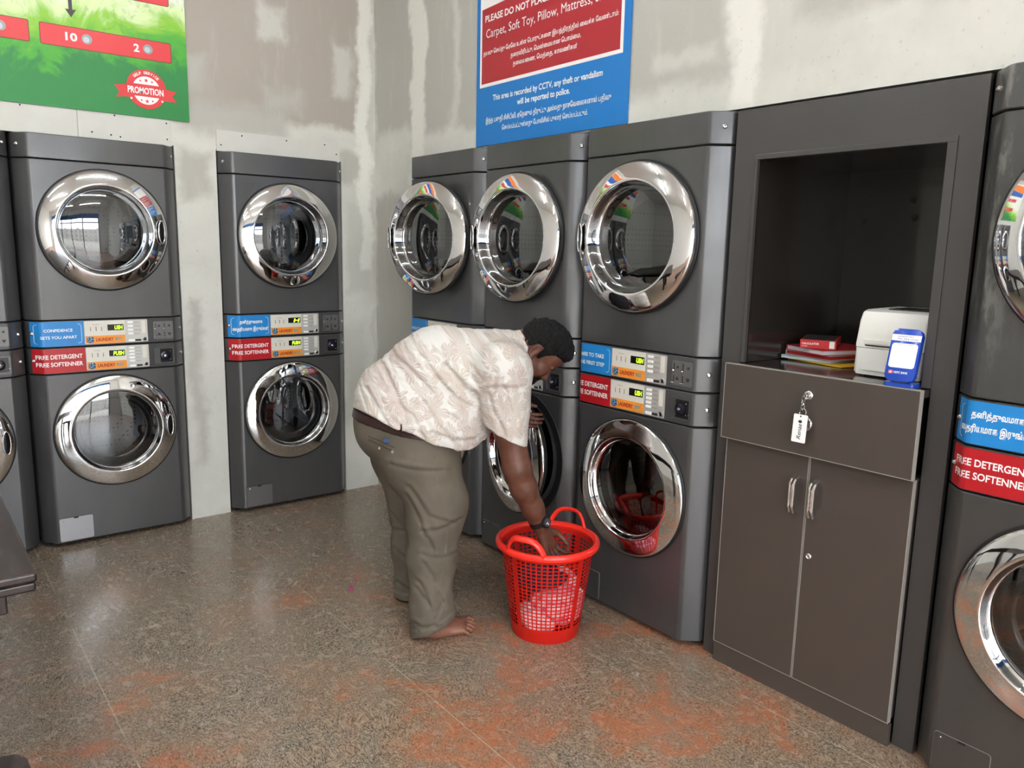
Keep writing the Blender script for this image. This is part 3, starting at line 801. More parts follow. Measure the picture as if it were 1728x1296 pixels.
# label printer
M['printer'] = mat('warm_white_plastic', S(240, 240, 236), .4, gscale=30, grain=.02)
M['printer_grey'] = mat('grey_plastic', S(96, 98, 102), .4)
pr = empty('label_printer', 'white desktop label printer standing in the cupboard niche', 'printer', (-.205, -2.716, CT + .001), R(-90))
prof = [(.0, .004), (.0, .010), (-.004, .080), (-.002, .095), (.006, .170), (.020, .196), (.040, .202), (.230, .205), (.245, .195), (.245, .004)]
b = B(); b.prism([(y, z) for y, z in prof], .0, .205, 'x')
es = [e for e in b.bm.edges]
bmesh.ops.bevel(b.bm, geom=[e for e in b.bm.edges if abs(e.verts[0].co.x - e.verts[1].co.x) < 1e-6], offset=.009, segments=3, affect='EDGES', profile=.5)
b.put('housing', M['printer'], pr, smooth=35)
b = B(); b.box(.030, .178, -.0052, .004, .093, .0965); b.put('label_slot', M['black'], pr)
b = B(); b.prism(rrect(.022, .186, .100, .112, .004, 3), -.0045, .006); b.put('slot_lip', M['printer'], pr)
b = B(); b.prism(rrect(.020, .186, .018, .082, .008, 3), -.0042, .006); b.put('front_flap', M['printer'], pr)
b = B(); b.box(.20, .2075, .012, .235, .020, .188, .004); b.put('side_panel', M['printer_grey'], pr)
b = B(); b.box(.06, .178, .06, .19, .2030, .2062, .001); b.put('roll_window', M['black'], pr)
b = B(); b.box(.0, .205, -.0043, .004, .0862, .0878); b.put('seam', M['grey_print'], pr)
for x in (.02, .185):
    for y in (.02, .22):
        b = B(); b.box(x - .008, x + .008, y - .008, y + .008, -.0005, .006); b.put('foot', M['printer_grey'], pr)

# payment code stand
M['pay_blue'] = mat('blue_glossy_plastic', S(18, 66, 178), .22, coat=.3, grain=.02)
ps = empty('payment_code_stand', 'blue tilted payment stand with a white panel in front of the printer', 'payment stand', (-.312, -2.914, CT + .0018), R(-90 + 4))
b = B(); b.prism(rrect(-.042, .042, -.024, .030, .010, 4), 0, .011, 'z'); b.put('base', M['pay_blue'], ps)
T = Matrix.Translation((0, -.018, .014)) @ Matrix.Rotation(R(-15), 4, 'X')
b = B(); b.prism(rrect(-.0405, .0405, .0, .150, .016, 6), -.010, .010)
bmesh.ops.bevel(b.bm, geom=[e for e in b.bm.edges if abs(e.verts[0].co.y - e.verts[1].co.y) < 1e-6], offset=.004, segments=2, affect='EDGES', profile=.5)
bmesh.ops.transform(b.bm, matrix=T, verts=b.bm.verts)
hd = b.put('head', M['pay_blue'], ps, smooth=40)
def on_head(pts, m, nm, y=-.0108):
    b = B(); b.prism(pts, y, y + .0008); bmesh.ops.transform(b.bm, matrix=T, verts=b.bm.verts); return b.put(nm, m, hd)
on_head(rrect(-.035, .035, .038, .108, .008, 4), M['white_print'], 'code_panel')
on_head([(-.0395, .115), (.0395, .115), (.0395, .133), (-.0395, .133)], M['white_print'], 'name_slip')
lettering('LAUNDRY BOY', -.025, .1255, .045, .0045, mat('violet_ink', S(90, 80, 170), .5), hd, -.0112, .0, place=T)
lettering('PH: 954 12345', -.022, .1180, .055, .0045, bpy.data.materials['violet_ink'], hd, -.0112, .0, place=T)
lettering('Scan to pay', -.022, .102, .044, .003, M['grey_print'], hd, -.0112, .0, place=T)
lettering('HDFC BANK', -.016, .0215, .038, .0065, M['white_print'], hd, -.0112, .02, place=T)
on_head([(-.030, .020), (-.0195, .020), (-.0195, .0295), (-.030, .0295)], mat('logo_pink', S(232, 120, 120), .4), 'logo', -.0111)
on_head([(-.0265, .0232), (-.023, .0232), (-.023, .0263), (-.0265, .0263)], M['white_print'], 'logo_centre', -.0115)

# ------------------------------------------------------------------ signs on the walls
def star(cx, cz, r, n_=5, q=.42):
    return [(cx + (r if k % 2 == 0 else r * q) * math.sin(math.pi * k / n_), cz + (r if k % 2 == 0 else r * q) * math.cos(math.pi * k / n_)) for k in range(2 * n_)]
def disc(cx, cz, r, n_=40, a0=0, a1=360):
    return [(cx + r * math.cos(R(a0 + (a1 - a0) * k / n_)), cz + r * math.sin(R(a0 + (a1 - a0) * k / n_))) for k in range(n_ + (0 if a1 - a0 == 360 else 1))]
n = N('green_watercolour_print')
o = n.obj(); q = n.xyz(o)
wv = n.noise(o, 3.5, 6, .62, 1.2)
hgt = n.math('ADD', q[2], n.math('MULTIPLY', n.math('SUBTRACT', wv.outputs[0], .5), .5))
hgt = n.math('ADD', hgt, n.math('MULTIPLY', n.math('ADD', q[0], 2.1), -.20))
c1 = n.mix(n.ramp(hgt, 2.16, 2.24), S(34, 128, 62), S(70, 164, 48))
c1 = n.mix(n.ramp(hgt, 2.24, 2.34), c1, S(132, 192, 52))
c1 = n.mix(n.ramp(hgt, 2.34, 2.44), c1, S(214, 234, 176))
c1 = n.mix(n.ramp(hgt, 2.44, 2.56), c1, S(236, 242, 232))
c1 = n.mix(n.ramp(n.noise(o, 14, 5, .7, 2).outputs[0], .52, .68, 0, .30), c1, S(26, 116, 58))
c1 = n.mix(n.ramp(q[2], 2.66, 2.70), c1, S(240, 244, 240))
n.set(Base_Color=c1, Roughness=.5)
M['green_print'] = n.m
M['pill_red'] = mat('coral_red_print', S(214, 52, 58), .45, grain=.01)
M['pill_edge'] = mat('maroon_print', S(96, 30, 40), .45)
M['dot'] = mat('grey_dot_print', S(150, 154, 162), .4)
M['dot_lite'] = mat('pale_dot_print', S(190, 196, 204), .4)
M['orange_print'] = mat('orange_print', S(240, 130, 40), .5)
M['blue_print'] = mat('blue_print', S(28, 90, 176), .5)
PY = WY - .012
bn = empty('promotion_banner', 'green watercolour price banner with red pills high on the machine wall', 'banner', (0, 0, 0))
b = B(); b.box(-2.96, -1.301, PY, WY - .0065, 2.048, 3.12); b.put('panel', M['green_print'], bn)
def pill(x0, x1, z0, z1):
    e = flat(rrect(x0 - .003, x1 + .003, z0 - .003, z1 + .003, .008, 3), PY - .0008, M['pill_edge'], 'price_pill', bn, .0006)
    flat(rrect(x0, x1, z0, z1, .006, 3), PY - .0014, M['pill_red'], 'face', e, .0006)
    return e
def dot(x, z, par):
    flat(disc(x, z, .0215, 24), PY - .002, M['dot'], 'dot', par, .0005); flat(disc(x - .003, z - .003, .013, 20), PY - .0024, M['dot_lite'], 'dot_centre', par, .0004)
p1 = pill(-1.921, -1.376, 2.314, 2.400); p0 = pill(-2.52, -1.966, 2.314, 2.400); p2 = pill(-1.921, -1.376, 2.571, 2.655); pill(-2.52, -1.966, 2.571, 2.655)
lettering('10', -1.824, 2.341, .048, .036, M['white_print'], p1, PY - .0022, .03); lettering('2', -1.541, 2.340, .025, .036, M['white_print'], p1, PY - .0022, .03)
dot(-1.737, 2.360, p1); dot(-1.478, 2.360, p1); dot(-2.070, 2.360, p0)
flat([(-1.795, 2.442), (-1.774, 2.478), (-1.788, 2.476), (-1.788, 2.565), (-1.803, 2.565), (-1.803, 2.476), (-1.817, 2.476)], PY - .001, M['dark_print'], 'arrow', bn, .0008)
b = B(); b.prism([(-2.9, 2.74), (-1.33, 2.74), (-1.33, 2.92), (-2.9, 2.86)], PY - .0012, PY - .0002); b.put('blue_band', M['blue_print'], bn)
b = B(); b.prism([(-2.9, 2.865), (-1.33, 2.925), (-1.33, 3.08), (-2.9, 3.08)], PY - .0012, PY - .0002); b.put('orange_band', M['orange_print'], bn)
bd = flat([(-1.635, 2.180), (-1.597, 2.186), (-1.40, 2.186), (-1.357, 2.180), (-1.378, 2.158), (-1.357, 2.132), (-1.40, 2.132), (-1.597, 2.132), (-1.630, 2.125), (-1.614, 2.152)], PY - .0010, M['pill_red'], 'badge', bn, .0008)
flat(disc(-1.494, 2.176, .0895, 48), PY - .0018, M['pill_red'], 'badge_disc', bd, .0007)
flat(disc(-1.494, 2.172, .062, 40, 24, 156), PY - .0024, M['white_print'], 'badge_arch', bd, .0005)
flat(disc(-1.494, 2.166, .060, 40, 204, 336), PY - .0024, M['white_print'], 'badge_bowl', bd, .0005)
for cx, cz, r_ in ((-1.494, 2.216, .0105), (-1.520, 2.212, .0065), (-1.468, 2.212, .0065), (-1.494, 2.121, .0105), (-1.519, 2.124, .0065), (-1.469, 2.124, .0065)):
    flat(star(cx, cz, r_), PY - .003, M['pill_red'], 'star', bd, .0005)
for cx in (-1.563, -1.425): flat(disc(cx, 2.128, .005, 14), PY - .0026, M['white_print'], 'badge_dot', bd, .0005)
lettering('PROMOTION', -1.578, 2.152, .160, .031, M['white_print'], bd, PY - .0030, .03)
ss = 'SELF SERVICE'
for k, ch in enumerate(ss):
    if ch == ' ': continue
    a = R(134 - 88 * k / (len(ss) - 1))
    Tm = Matrix.Translation((-1.494 + .0685 * math.cos(a), PY - .0026, 2.176 + .0685 * math.sin(a))) @ Matrix.Rotation(-(a - math.pi / 2), 4, 'Y')
    lettering(ch, -.0045 if ch != 'I' else -.001, 0, .009 if ch != 'I' else .002, .0125, M['white_print'], bd, 0, .02, place=Tm)

# blue notice on the counter wall: local x runs along -Y
PX = WX - .010
nb = empty('notice_board', 'blue and red notice board above the middle dryers on the counter wall', 'notice', (PX, 0, 0), R(-90))
M['notice_blue'] = mat('notice_blue_print', S(18, 118, 196), .35, grain=.02)
M['notice_red'] = mat('notice_red_print', S(168, 40, 50), .35, grain=.03)
b = B(); b.box(.776, 1.763, 0, .008, 1.9375, 2.95, .001); pn = b.put('panel', M['notice_blue'], nb)
fr = flat([(.805, 2.2015), (1.729, 2.2015), (1.729, 2.90), (.805, 2.90)], -.0010, M['white_print'], 'white_frame', nb, .0008)
rp = flat([(.8195, 2.2165), (1.7135, 2.2165), (1.7135, 2.585), (.8195, 2.545)], -.0018, M['notice_red'], 'red_panel', nb, .0007)
WP = M['white_print']
Q = lambda s, x0, z0, w, h, par, bo=.02, st=0: lettering(s, x0, z0, w, h, WP, par, -.0024 if par is rp else -.0012, bo, st)
Q('PLEASE DO NOT PLACE ALL', .844, 2.485, .535, .030, rp, .022)
Q('Carpet, Soft Toy, Pillow, Mattress, Shoes', .852, 2.4035, .835, .050, rp, .0)
Q(tamil('தயவு செய்து மேலே உள்ள பொருட்களை இயந்திரத்தில் வைக்க வேண்டாம்:'), .832, 2.334, .869, .030, rp, 0, .015)
Q(tamil('தரைவிரிப்பு, மென்மையான பொம்மை,'), 1.038, 2.294, .455, .030, rp, 0, .015)
Q(tamil('தலையணை, மெத்தை, காலணிகள்'), 1.056, 2.256, .418, .030, rp, 0, .015)
Q('This area is recorded by CCTV, any theft or vandalism', .908, 2.126, .717, .034, nb, .022)
Q('will be reported to police.', 1.089, 2.085, .347, .034, nb, .022)
Q(tamil('இந்த பகுதி சிசிடிவி, ஏதேனும் திருட்டு அல்லது நாசவேலைகளால் பதிவு'), .856, 2.030, .820, .034, nb, 0, .015)
Q(tamil('செய்யப்பட்டுள்ளது போலீசில் புகார் செய்யப்படும்.'), .981, 1.988, .567, .032, nb, 0, .015)

# ------------------------------------------------------------------ table and bench at the left
tb = empty('wooden_table', 'dark wooden table whose top corner enters at the left edge', 'table', (-2.337, -2.008, 0))
b = B(); b.box(-.90, 0, 0, 1.9, .700, .722, .006, 3); b.box(-.90, -.003, .003, 1.9, .678, .6995, .005, 3); b.put('table_top', M['wood'], tb)
b = B(); b.box(-.84, -.055, .06, 1.84, .615, .678, .004); b.put('apron', M['wood'], tb)
for x in (-.80, -.30):
    for y in (.30, 1.70):
        b = B(); b.box(x - .035, x + .035, y - .035, y + .035, 0, .60, .006); b.put('leg', M['wood'], tb)
bc = empty('wooden_bench', 'dark wooden bench end with rounded corner at the bottom left', 'bench', (-2.405, -2.235, 0))
b = B(); b.prism([(-.36, 0), (-.045, .0), (-.016, -.010), (-.002, -.036), (0, -.08), (0, -1.1), (-.36, -1.1)], .395, .450, 'z')
bmesh.ops.bevel(b.bm, geom=list(b.bm.edges), offset=.005, segments=2, affect='EDGES', profile=.5); b.put('seat', M['wood'], bc, smooth=40)
for x in (-.31, -.06):
    for y in (-1.0, -.12):
        b = B(); b.box(x - .028, x + .028, y - .028, y + .028, 0, .394, .004); b.put('leg', M['wood'], bc)
# fallen petals
for k, (x, y, r_, rz, lab) in enumerate(((-1.101, -1.051, .011, 20, 'largest magenta flower petal lying on the granite floor'), (-1.045, -.985, .006, 70, 'small magenta petal beside the largest petal on the floor'), (-.93, -.72, .007, 130, 'magenta petal lying alone nearer to the room corner'))):
    b = B(); b.ball((0, 0, .004), r_, 10, 1.0, .7, .34); b.ball((r_ * .9, r_ * .4, .0045), r_ * .6, 8, 1, .8, .5)
    o = b.put('flower_petal', cached('petalmat', lambda: mat('magenta_petal', S(216, 20, 150), .5)), None, (x, y, 0), (0, 0, R(rz)), 180)
    tag(o, lab, 'petal', 'fallen petals')
# ------------------------------------------------------------------ smooth solids: distance fields turned into one surface
class Field:
    def __init__(s, ax, ay, az):
        s.ax, s.ay, s.az = [np.asarray(a, np.float32) for a in (ax, ay, az)]
        s.d = np.full((len(ax), len(ay), len(az)), .3, np.float32)
    def sub(s, lo, hi):
        ix = [slice(max(0, int(np.searchsorted(a, l)) - 1), int(np.searchsorted(a, h)) + 1) for a, l, h in zip((s.ax, s.ay, s.az), lo, hi)]
        X, Y, Z = np.meshgrid(s.ax[ix[0]], s.ay[ix[1]], s.az[ix[2]], indexing='ij', sparse=True)
        return tuple(ix), X, Y, Z
    def add(s, fn, lo, hi, k=.02, mode='union'):
        m = .05 + k
        ix, X, Y, Z = s.sub([v - m for v in lo], [v + m for v in hi])
        if 0 in s.d[ix].shape: return s
        b = fn(X, Y, Z).astype(np.float32); a = s.d[ix]
        if mode == 'union':
            h = np.maximum(k - np.abs(a - b), 0) / k
            s.d[ix] = np.minimum(a, b) - h * h * k * .25
        elif mode == 'cut':
            b = -b
            h = np.maximum(k - np.abs(a - b), 0) / k
            s.d[ix] = np.maximum(a, b) + h * h * k * .25
        return s
    def cone(s, a, b, ra, rb, k=.02, mode='union', sq=(1, 1, 1)):
        a, b = np.array(a, float), np.array(b, float); ba = b - a; L = max(float(ba @ ba), 1e-9); r = max(ra, rb)
        def fn(X, Y, Z):
            t = np.clip(((X - a[0]) * ba[0] + (Y - a[1]) * ba[1] + (Z - a[2]) * ba[2]) / L, 0, 1)
            return np.sqrt(((X - a[0] - t * ba[0]) / sq[0]) ** 2 + ((Y - a[1] - t * ba[1]) / sq[1]) ** 2 + ((Z - a[2] - t * ba[2]) / sq[2]) ** 2) - (ra + (rb - ra) * t)
        R_ = r * max(sq)
        return s.add(fn, np.minimum(a, b) - R_, np.maximum(a, b) + R_, k, mode)
    def chain(s, pts, k=.02, **kw):
        for (a, ra), (b, rb) in zip(pts, pts[1:]): s.cone(a, b, ra, rb, k, **kw)
        return s
    def ell(s, c, r, k=.02, mode='union', F=None):
        """ellipsoid; F = 3x3 rows of its own axes"""
        c = np.array(c, float); r = np.array(r, float); F_ = np.eye(3) if F is None else np.array(F, float)
        def fn(X, Y, Z):
            q = [F_[i][0] * (X - c[0]) + F_[i][1] * (Y - c[1]) + F_[i][2] * (Z - c[2]) for i in range(3)]
            k0 = np.sqrt(sum((q[i] / r[i]) ** 2 for i in range(3))); k1 = np.sqrt(sum((q[i] / r[i] ** 2) ** 2 for i in range(3)))
            return k0 * (k0 - 1) / np.maximum(k1, 1e-6)
        R_ = r.max()
        return s.add(fn, c - R_, c + R_, k, mode)
    def all(s):
        return np.meshgrid(s.ax, s.ay, s.az, indexing='ij', sparse=True)
    def surface(s, smooth=1):
        d = s.d; nx, ny, nz = d.shape
        ins = d < 0
        c = np.zeros((nx - 1, ny - 1, nz - 1), np.int8)
        for i in (0, 1):
            for j in (0, 1):
                for k in (0, 1): c += ins[i:nx - 1 + i, j:ny - 1 + j, k:nz - 1 + k]
        act = np.argwhere((c > 0) & (c < 8))
        idx = np.full(c.shape, -1, np.int64); idx[tuple(act.T)] = np.arange(len(act))
        cor = [(i, j, k) for i in (0, 1) for j in (0, 1) for k in (0, 1)]
        val = {q: d[act[:, 0] + q[0], act[:, 1] + q[1], act[:, 2] + q[2]] for q in cor}
        A = (s.ax, s.ay, s.az)
        pos = {q: np.stack([A[t][act[:, t] + q[t]] for t in range(3)], 1) for q in cor}
        acc = np.zeros((len(act), 3)); cnt = np.zeros(len(act))
        for q in cor:
            for t in range(3):
                if q[t]: continue
                w = list(q); w[t] = 1; w = tuple(w)
                a, b = val[q], val[w]; m = (a < 0) != (b < 0)
                u = np.where(m, a / np.where(m, a - b, 1), 0)[:, None]
                acc += np.where(m[:, None], pos[q] + (pos[w] - pos[q]) * u, 0); cnt += m
        V = acc / np.maximum(cnt, 1)[:, None]
        Fs = []
        for t in range(3):
            o = [(1, 2), (2, 0), (0, 1)][t]
            sl0 = [slice(None)] * 3; sl1 = [slice(None)] * 3
            sl0[t] = slice(0, d.shape[t] - 1); sl1[t] = slice(1, d.shape[t])
            e = ins[tuple(sl0)] != ins[tuple(sl1)]
            ee = np.argwhere(e)
            ok = (ee[:, o[0]] > 0) & (ee[:, o[1]] > 0) & (ee[:, o[0]] < d.shape[o[0]] - 1) & (ee[:, o[1]] < d.shape[o[1]] - 1)
            ee = ee[ok]
            q = []
            for da, db in ((1, 1), (0, 1), (0, 0), (1, 0)):
                f = ee.copy(); f[:, o[0]] -= da; f[:, o[1]] -= db; q.append(idx[f[:, 0], f[:, 1], f[:, 2]])
            q = np.stack(q, 1)
            inside = ins[ee[:, 0], ee[:, 1], ee[:, 2]]
            q[~inside] = q[~inside][:, ::-1]
            Fs.append(q)
        Fq = np.concatenate(Fs)
        for _ in range(smooth):
            ac = np.zeros_like(V); n_ = np.zeros(len(V))
            for a, b in ((0, 1), (1, 2), (2, 3), (3, 0)):
                np.add.at(ac, Fq[:, a], V[Fq[:, b]]); np.add.at(n_, Fq[:, a], 1)
                np.add.at(ac, Fq[:, b], V[Fq[:, a]]); np.add.at(n_, Fq[:, b], 1)
            V = V * .4 + .6 * ac / np.maximum(n_, 1)[:, None]
        return V, Fq
    def mesh(s, name, smooth=1, biggest=False):
        V, Fq = s.surface(smooth)
        if biggest:
            lab = np.arange(len(V))
            for _ in range(400):
                m = lab[Fq].min(1); new = lab.copy()
                for c_ in range(4): np.minimum.at(new, Fq[:, c_], m)
                new = new[new]
                if (new == lab).all(): break
                lab = new
            u, n_ = np.unique(lab, return_counts=True); keep = lab == u[n_.argmax()]
            Fq = Fq[keep[Fq[:, 0]]]; mp = np.cumsum(keep) - 1; Fq = mp[Fq]; V = V[keep]
        me = bpy.data.meshes.new(name)
        me.vertices.add(len(V)); me.vertices.foreach_set('co', V.astype(np.float32).ravel())
        me.loops.add(Fq.size); me.loops.foreach_set('vertex_index', Fq.astype(np.int32).ravel())
        me.polygons.add(len(Fq)); me.polygons.foreach_set('loop_start', np.arange(0, Fq.size, 4, dtype=np.int32))
        me.polygons.foreach_set('use_smooth', np.ones(len(Fq), bool))
        me.update(); me.validate()
        return me

def span(*segs):
    """axis samples: (from, to, step) pieces"""
    out = []
    for a, b_, st in segs: out += list(np.arange(a, b_ - st * .3, st))
    return np.array(out + [segs[-1][1]])

def vnoise(X, Y, Z, seed=0):
    """cheap smooth noise from a few rotated sine products, -1..1"""
    r = np.random.RandomState(seed); t = 0
    for _ in range(5):
        k = r.normal(size=(2, 3)); ph = r.uniform(0, 6.28, 2)
        t = t + np.sin(k[0][0] * X + k[0][1] * Y + k[0][2] * Z + ph[0]) * np.sin(k[1][0] * X + k[1][1] * Y + k[1][2] * Z + ph[1])
    return t / 2.5

def creases(X, Z, lines, w):
    """sum of soft furrows along polylines in the F-U plane, with a ridge beside each"""
    t = 0
    for pl in lines:
        best = None
        for (x0, z0), (x1, z1) in zip(pl, pl[1:]):
            dx, dz = x1 - x0, z1 - z0; L = dx * dx + dz * dz
            u = np.clip(((X - x0) * dx + (Z - z0) * dz) / L, 0, 1)
            ex, ez = X - x0 - u * dx, Z - z0 - u * dz
            sd = np.sign(dx * ez - dz * ex); q = np.sqrt(ex * ex + ez * ez)
            if best is None: best, sg = q, sd
            else:
                sg = np.where(q < best, sd, sg); best = np.minimum(best, q)
        t = t - np.exp(-(best / w) ** 2) + .8 * np.exp(-((best * sg - 1.8 * w) / (1.3 * w)) ** 2)
    return t

# ------------------------------------------------------------------ the bending man: local x = the way he faces, y = away to his left, z = up
n = N('brown_skin')
o = n.obj()
sk = n.noise(o, 30, 4, .6)
c = n.mix(n.ramp(sk.outputs[0], .3, .7), S(88, 54, 42), S(106, 68, 54))
zq = n.xyz(o)
c = n.mix(n.ramp(zq[2], .10, .0, 0, .8), c, S(150, 104, 86))  # skin paler near the floor: highlight on the foot put into the colour
n.set(Base_Color=c, Roughness=.46, Subsurface_Weight=.06, Subsurface_Radius=(.02, .008, .004), Specular_IOR_Level=.4)
n.bump(n.noise(o, 300, 2).outputs[0], .08, .002)
M['skin'] = n.m
MAN = empty('person', 'man in a cream leaf-print shirt bending over a red laundry basket, barefoot in olive trousers', 'person', (-.9, -1.45, 0), math.atan2(-.621, .784))

OH = np.array([.355, .03, 1.071]); HF = np.array([.61, 0, -.79]); HU = np.array([.79, 0, .61]); HS = np.array([0, 1., 0])
HM = np.array([HF, HS, HU])
def hp(a, b_, c_): return OH + a * HF + b_ * HS + c_ * HU
def hcoord(X, Y, Z):
    return ((X - OH[0]) * HF[0] + (Z - OH[2]) * HF[2], Y - OH[1], (X - OH[0]) * HU[0] + (Z - OH[2]) * HU[2])

def build_head(f):
    f.ell(hp(.000, 0, .036), (.098, .076, .090), .02, F=HM)
    f.ell(hp(.045, 0, -.028), (.052, .060, .078), .03, F=HM)
    f.ell(hp(.062, 0, .038), (.040, .058, .050), .02, F=HM)
    for s in (-1, 1):
        f.cone(hp(-.005, s * .054, -.050), hp(.072, s * .020, -.088), .020, .018, .03)
        f.ell(hp(.066, s * .042, -.026), (.026, .022, .024), .02, F=HM)
    f.ell(hp(.080, 0, -.087), (.018, .022, .016), .015, F=HM)
    for s in (-1, 1):
        f.ell(hp(.101, s * .031, -.001), (.016, .019, .012), .012, 'cut', F=HM)
        f.ell(hp(.0805, s * .031, -.001), (.0135, .016, .0125), .004, F=HM)
        f.cone(hp(.0905, s * .045, .014), hp(.0985, s * .016, .012), .0065, .0065, .008)
    f.cone(hp(.091, 0, .006), hp(.108, 0, -.032), .008, .0105, .010)
    f.ell(hp(.110, 0, -.036), (.0105, .011, .009), .006, F=HM)
    for s in (-1, 1): f.ell(hp(.0985, s * .0125, -.039), (.0105, .0075, .0075), .005, F=HM)
    f.cone(hp(.0925, -.017, -.0605), hp(.0925, .017, -.0605), .0055, .0055, .006); f.cone(hp(.0985, -.006, -.0595), hp(.0985, .006, -.0595), .0055, .0055, .008)
    f.cone(hp(.0915, -.015, -.0700), hp(.0915, .015, -.0700), .0058, .0058, .006); f.cone(hp(.0965, -.006, -.0700), hp(.0965, .006, -.0700), .0058, .0058, .008)
    f.cone(hp(.103, -.020, -.0650), hp(.103, .020, -.0650), .0018, .0018, .003, 'cut')
    EAR = np.array([HF * .94 + HS * 0 - HU * .34, HS, HU * .94 + HF * .34])
    for s in (-1, 1):
        E2 = np.array([HF * .92 + HS * s * -.38, HS * .92 + HF * s * .38, HU])
        f.ell(hp(-.008, s * .078, .002), (.019, .0075, .033), .006, F=E2)
        f.ell(hp(-.010, s * .087, .004), (.011, .0065, .022), .004, 'cut', F=E2)
        f.ell(hp(.003, s * .079, -.026), (.008, .006, .010), .006, F=E2)
    # neck
    f.cone((.215, .03, 1.02), hp(-.035, 0, -.030), .070, .058, .03)

def build_hand(f, wrist, palm_dir, width_dir, sizes, curl, thumb_side, r0=.030, spread=.0195, L=.085):
    """palm as three overlapping cones, then five fingers of three bones each and a side-set thumb"""
    w = np.array(wrist, float); d = np.array(palm_dir, float); d /= np.linalg.norm(d)
    wd = np.array(width_dir, float); wd -= d * (wd @ d); wd /= np.linalg.norm(wd)
    nn = np.cross(d, wd)                                          # out of the palm
    for t in (-1.3, -.45, .45, 1.3):
        f.cone(w + wd * t * .010, w + d * L + wd * t * spread, .0175, .0125, .012)
    for q, t in enumerate((-1.5, -.5, .5, 1.5)):
        a = w + d * (L * (1.0 - .03 * abs(t - .3))) + wd * t * spread
        ang = 0; p0 = a; lens = np.array([.040, .026, .020]) * sizes[q]
        for bone, r1, r2 in zip(range(3), (.0095, .0085, .0075), (.0085, .0075, .0066)):
            ang += curl[q][bone]
            dirn = d * math.cos(ang) + nn * math.sin(ang) + wd * t * .03
            p1 = p0 + dirn / np.linalg.norm(dirn) * lens[bone]
            f.cone(p0, p1, r1, r2, .006 if bone == 0 else .003); p0 = p1
    a = w + d * .022 + wd * thumb_side * .024; k1 = a + d * .034 + wd * thumb_side * .030 + nn * .012
    k2 = k1 + d * .030 + wd * thumb_side * .006 + nn * .012; k3 = k2 + d * .024 + wd * -thumb_side * .002 + nn * .010
    f.cone(a, k1, .016, .0125, .012); f.cone(k1, k2, .0115, .010, .004); f.cone(k2, k3, .010, .008, .004)

def build_foot(f, heel, tip, side, full=True):
    """bare foot: heel, arch, ball and five unequal toes; SIDE=+1 when the big toe lies to local +y"""
    h = np.array(heel, float); t = np.array(tip, float); d = t - h; Lf = np.linalg.norm(d); d /= Lf; s_ = np.array([-d[1], d[0], 0]) * side
    f.cone(h + d * .03 + (0, 0, .036), h + d * .08 + (0, 0, .042), .034, .036, .03)
    f.cone(h + d * .08 + (0, 0, .046) , h + d * .16 + s_ * .008 + (0, 0, .030), .038, .028, .03)
    for q in (-.030, -.010, .012, .030):
        f.cone(h + d * .09 + s_ * q * .6 + (0, 0, .028), h + d * (.192 + q * .45) + s_ * q + (0, 0, .020), .026, .019, .02)
    for q, ln, r in ((.035, .262, .0135), (.0125, .258, .0092), (-.0075, .246, .0088), (-.0265, .230, .0084), (-.0435, .210, .0080)):
        a = h + d * (ln - .062) + s_ * q * .95 + (0, 0, .020); m_ = h + d * (ln - .024) + s_ * q * 1.05 + (0, 0, .0215); e_ = h + d * (ln - r) + s_ * q * 1.08 + (0, 0, r * .98)
        f.cone(a, m_, r * .95, r * .88, .006); f.cone(m_, e_, r * .90, r, .003)
        f.ell(e_ + d * r * .5 + np.array([0, 0, r * .75]), (r * .55, r * .55, r * .2), .002)

SHR, ELR, WRR = (.24, -.165, 1.00), (.292, -.195, .660), (.384, -.146, .428)
SHL, ELL, WRL = (.235, .235, .985), (.070, .412, .742), (.248, .280, .762)
f = Field(span((-.36, -.10, .0062), (-.10, .17, .0036), (.17, .32, .005), (.32, .54, .0027)), span((-.27, .17, .0034), (.17, .47, .0040)), span((-.012, .06, .0030), (.06, .25, .007), (.25, .45, .0038), (.45, .72, .0055), (.72, .80, .0034), (.80, .90, .006), (.90, 1.24, .0030)))
# trunk and legs (under the clothes)
f.chain([((-.165, .03, .855), .150), ((-.01, .03, .93), .170), ((.14, .03, .95), .160)], .05)
f.cone((.225, -.13, 1.015), (.225, .19, 1.015), .082, .082, .06)
f.ell((-.16, .02, .76), (.155, .165, .12), .05)
f.chain([((-.10, -.085, .74), .115), ((-.005, -.14, .50), .062), ((-.022, -.165, .31), .055), ((-.035, -.195, .085), .038)], .03)
f.chain([((-.17, .12, .73), .110), ((-.13, .13, .42), .060), ((-.14, .13, .22), .050), ((-.142, .13, .085), .037)], .03)
build_foot(f, (-.085, -.235, 0), (.149, -.131, 0), 1)
build_foot(f, (-.165, .10, 0), (-.085, .335, 0), -1)
# arms
f.chain([(SHR, .072), ((.262, -.182, .80), .055), (ELR, .052)], .03)
f.chain([(ELR, .050), ((.318, -.185, .585), .049), ((.355, -.165, .500), .040), (WRR, .0325)], .02)
f.chain([(SHL, .070), (ELL, .048)], .03); f.chain([(ELL, .046), ((.152, .352, .748), .046), (WRL, .030)], .02)
build_hand(f, (.390, -.143, .414), (.40, .06, -.90), (.55, .75, .28), (.95, 1.08, 1.05, .86), [(.35, .5, .35)] * 4, 1)
build_hand(f, (.253, .277, .764), (.86, -.46, -.14), (.02, .0, -1), (1, 1.1, 1.05, .85), [(.15, .35, .3), (.2, .4, .3), (.25, .45, .3), (.3, .5, .3)], -1, L=.068, spread=.0170)
build_head(f)
body_me = f.mesh('body', 1, True)
link('body', body_me, M['skin'], MAN)
del f

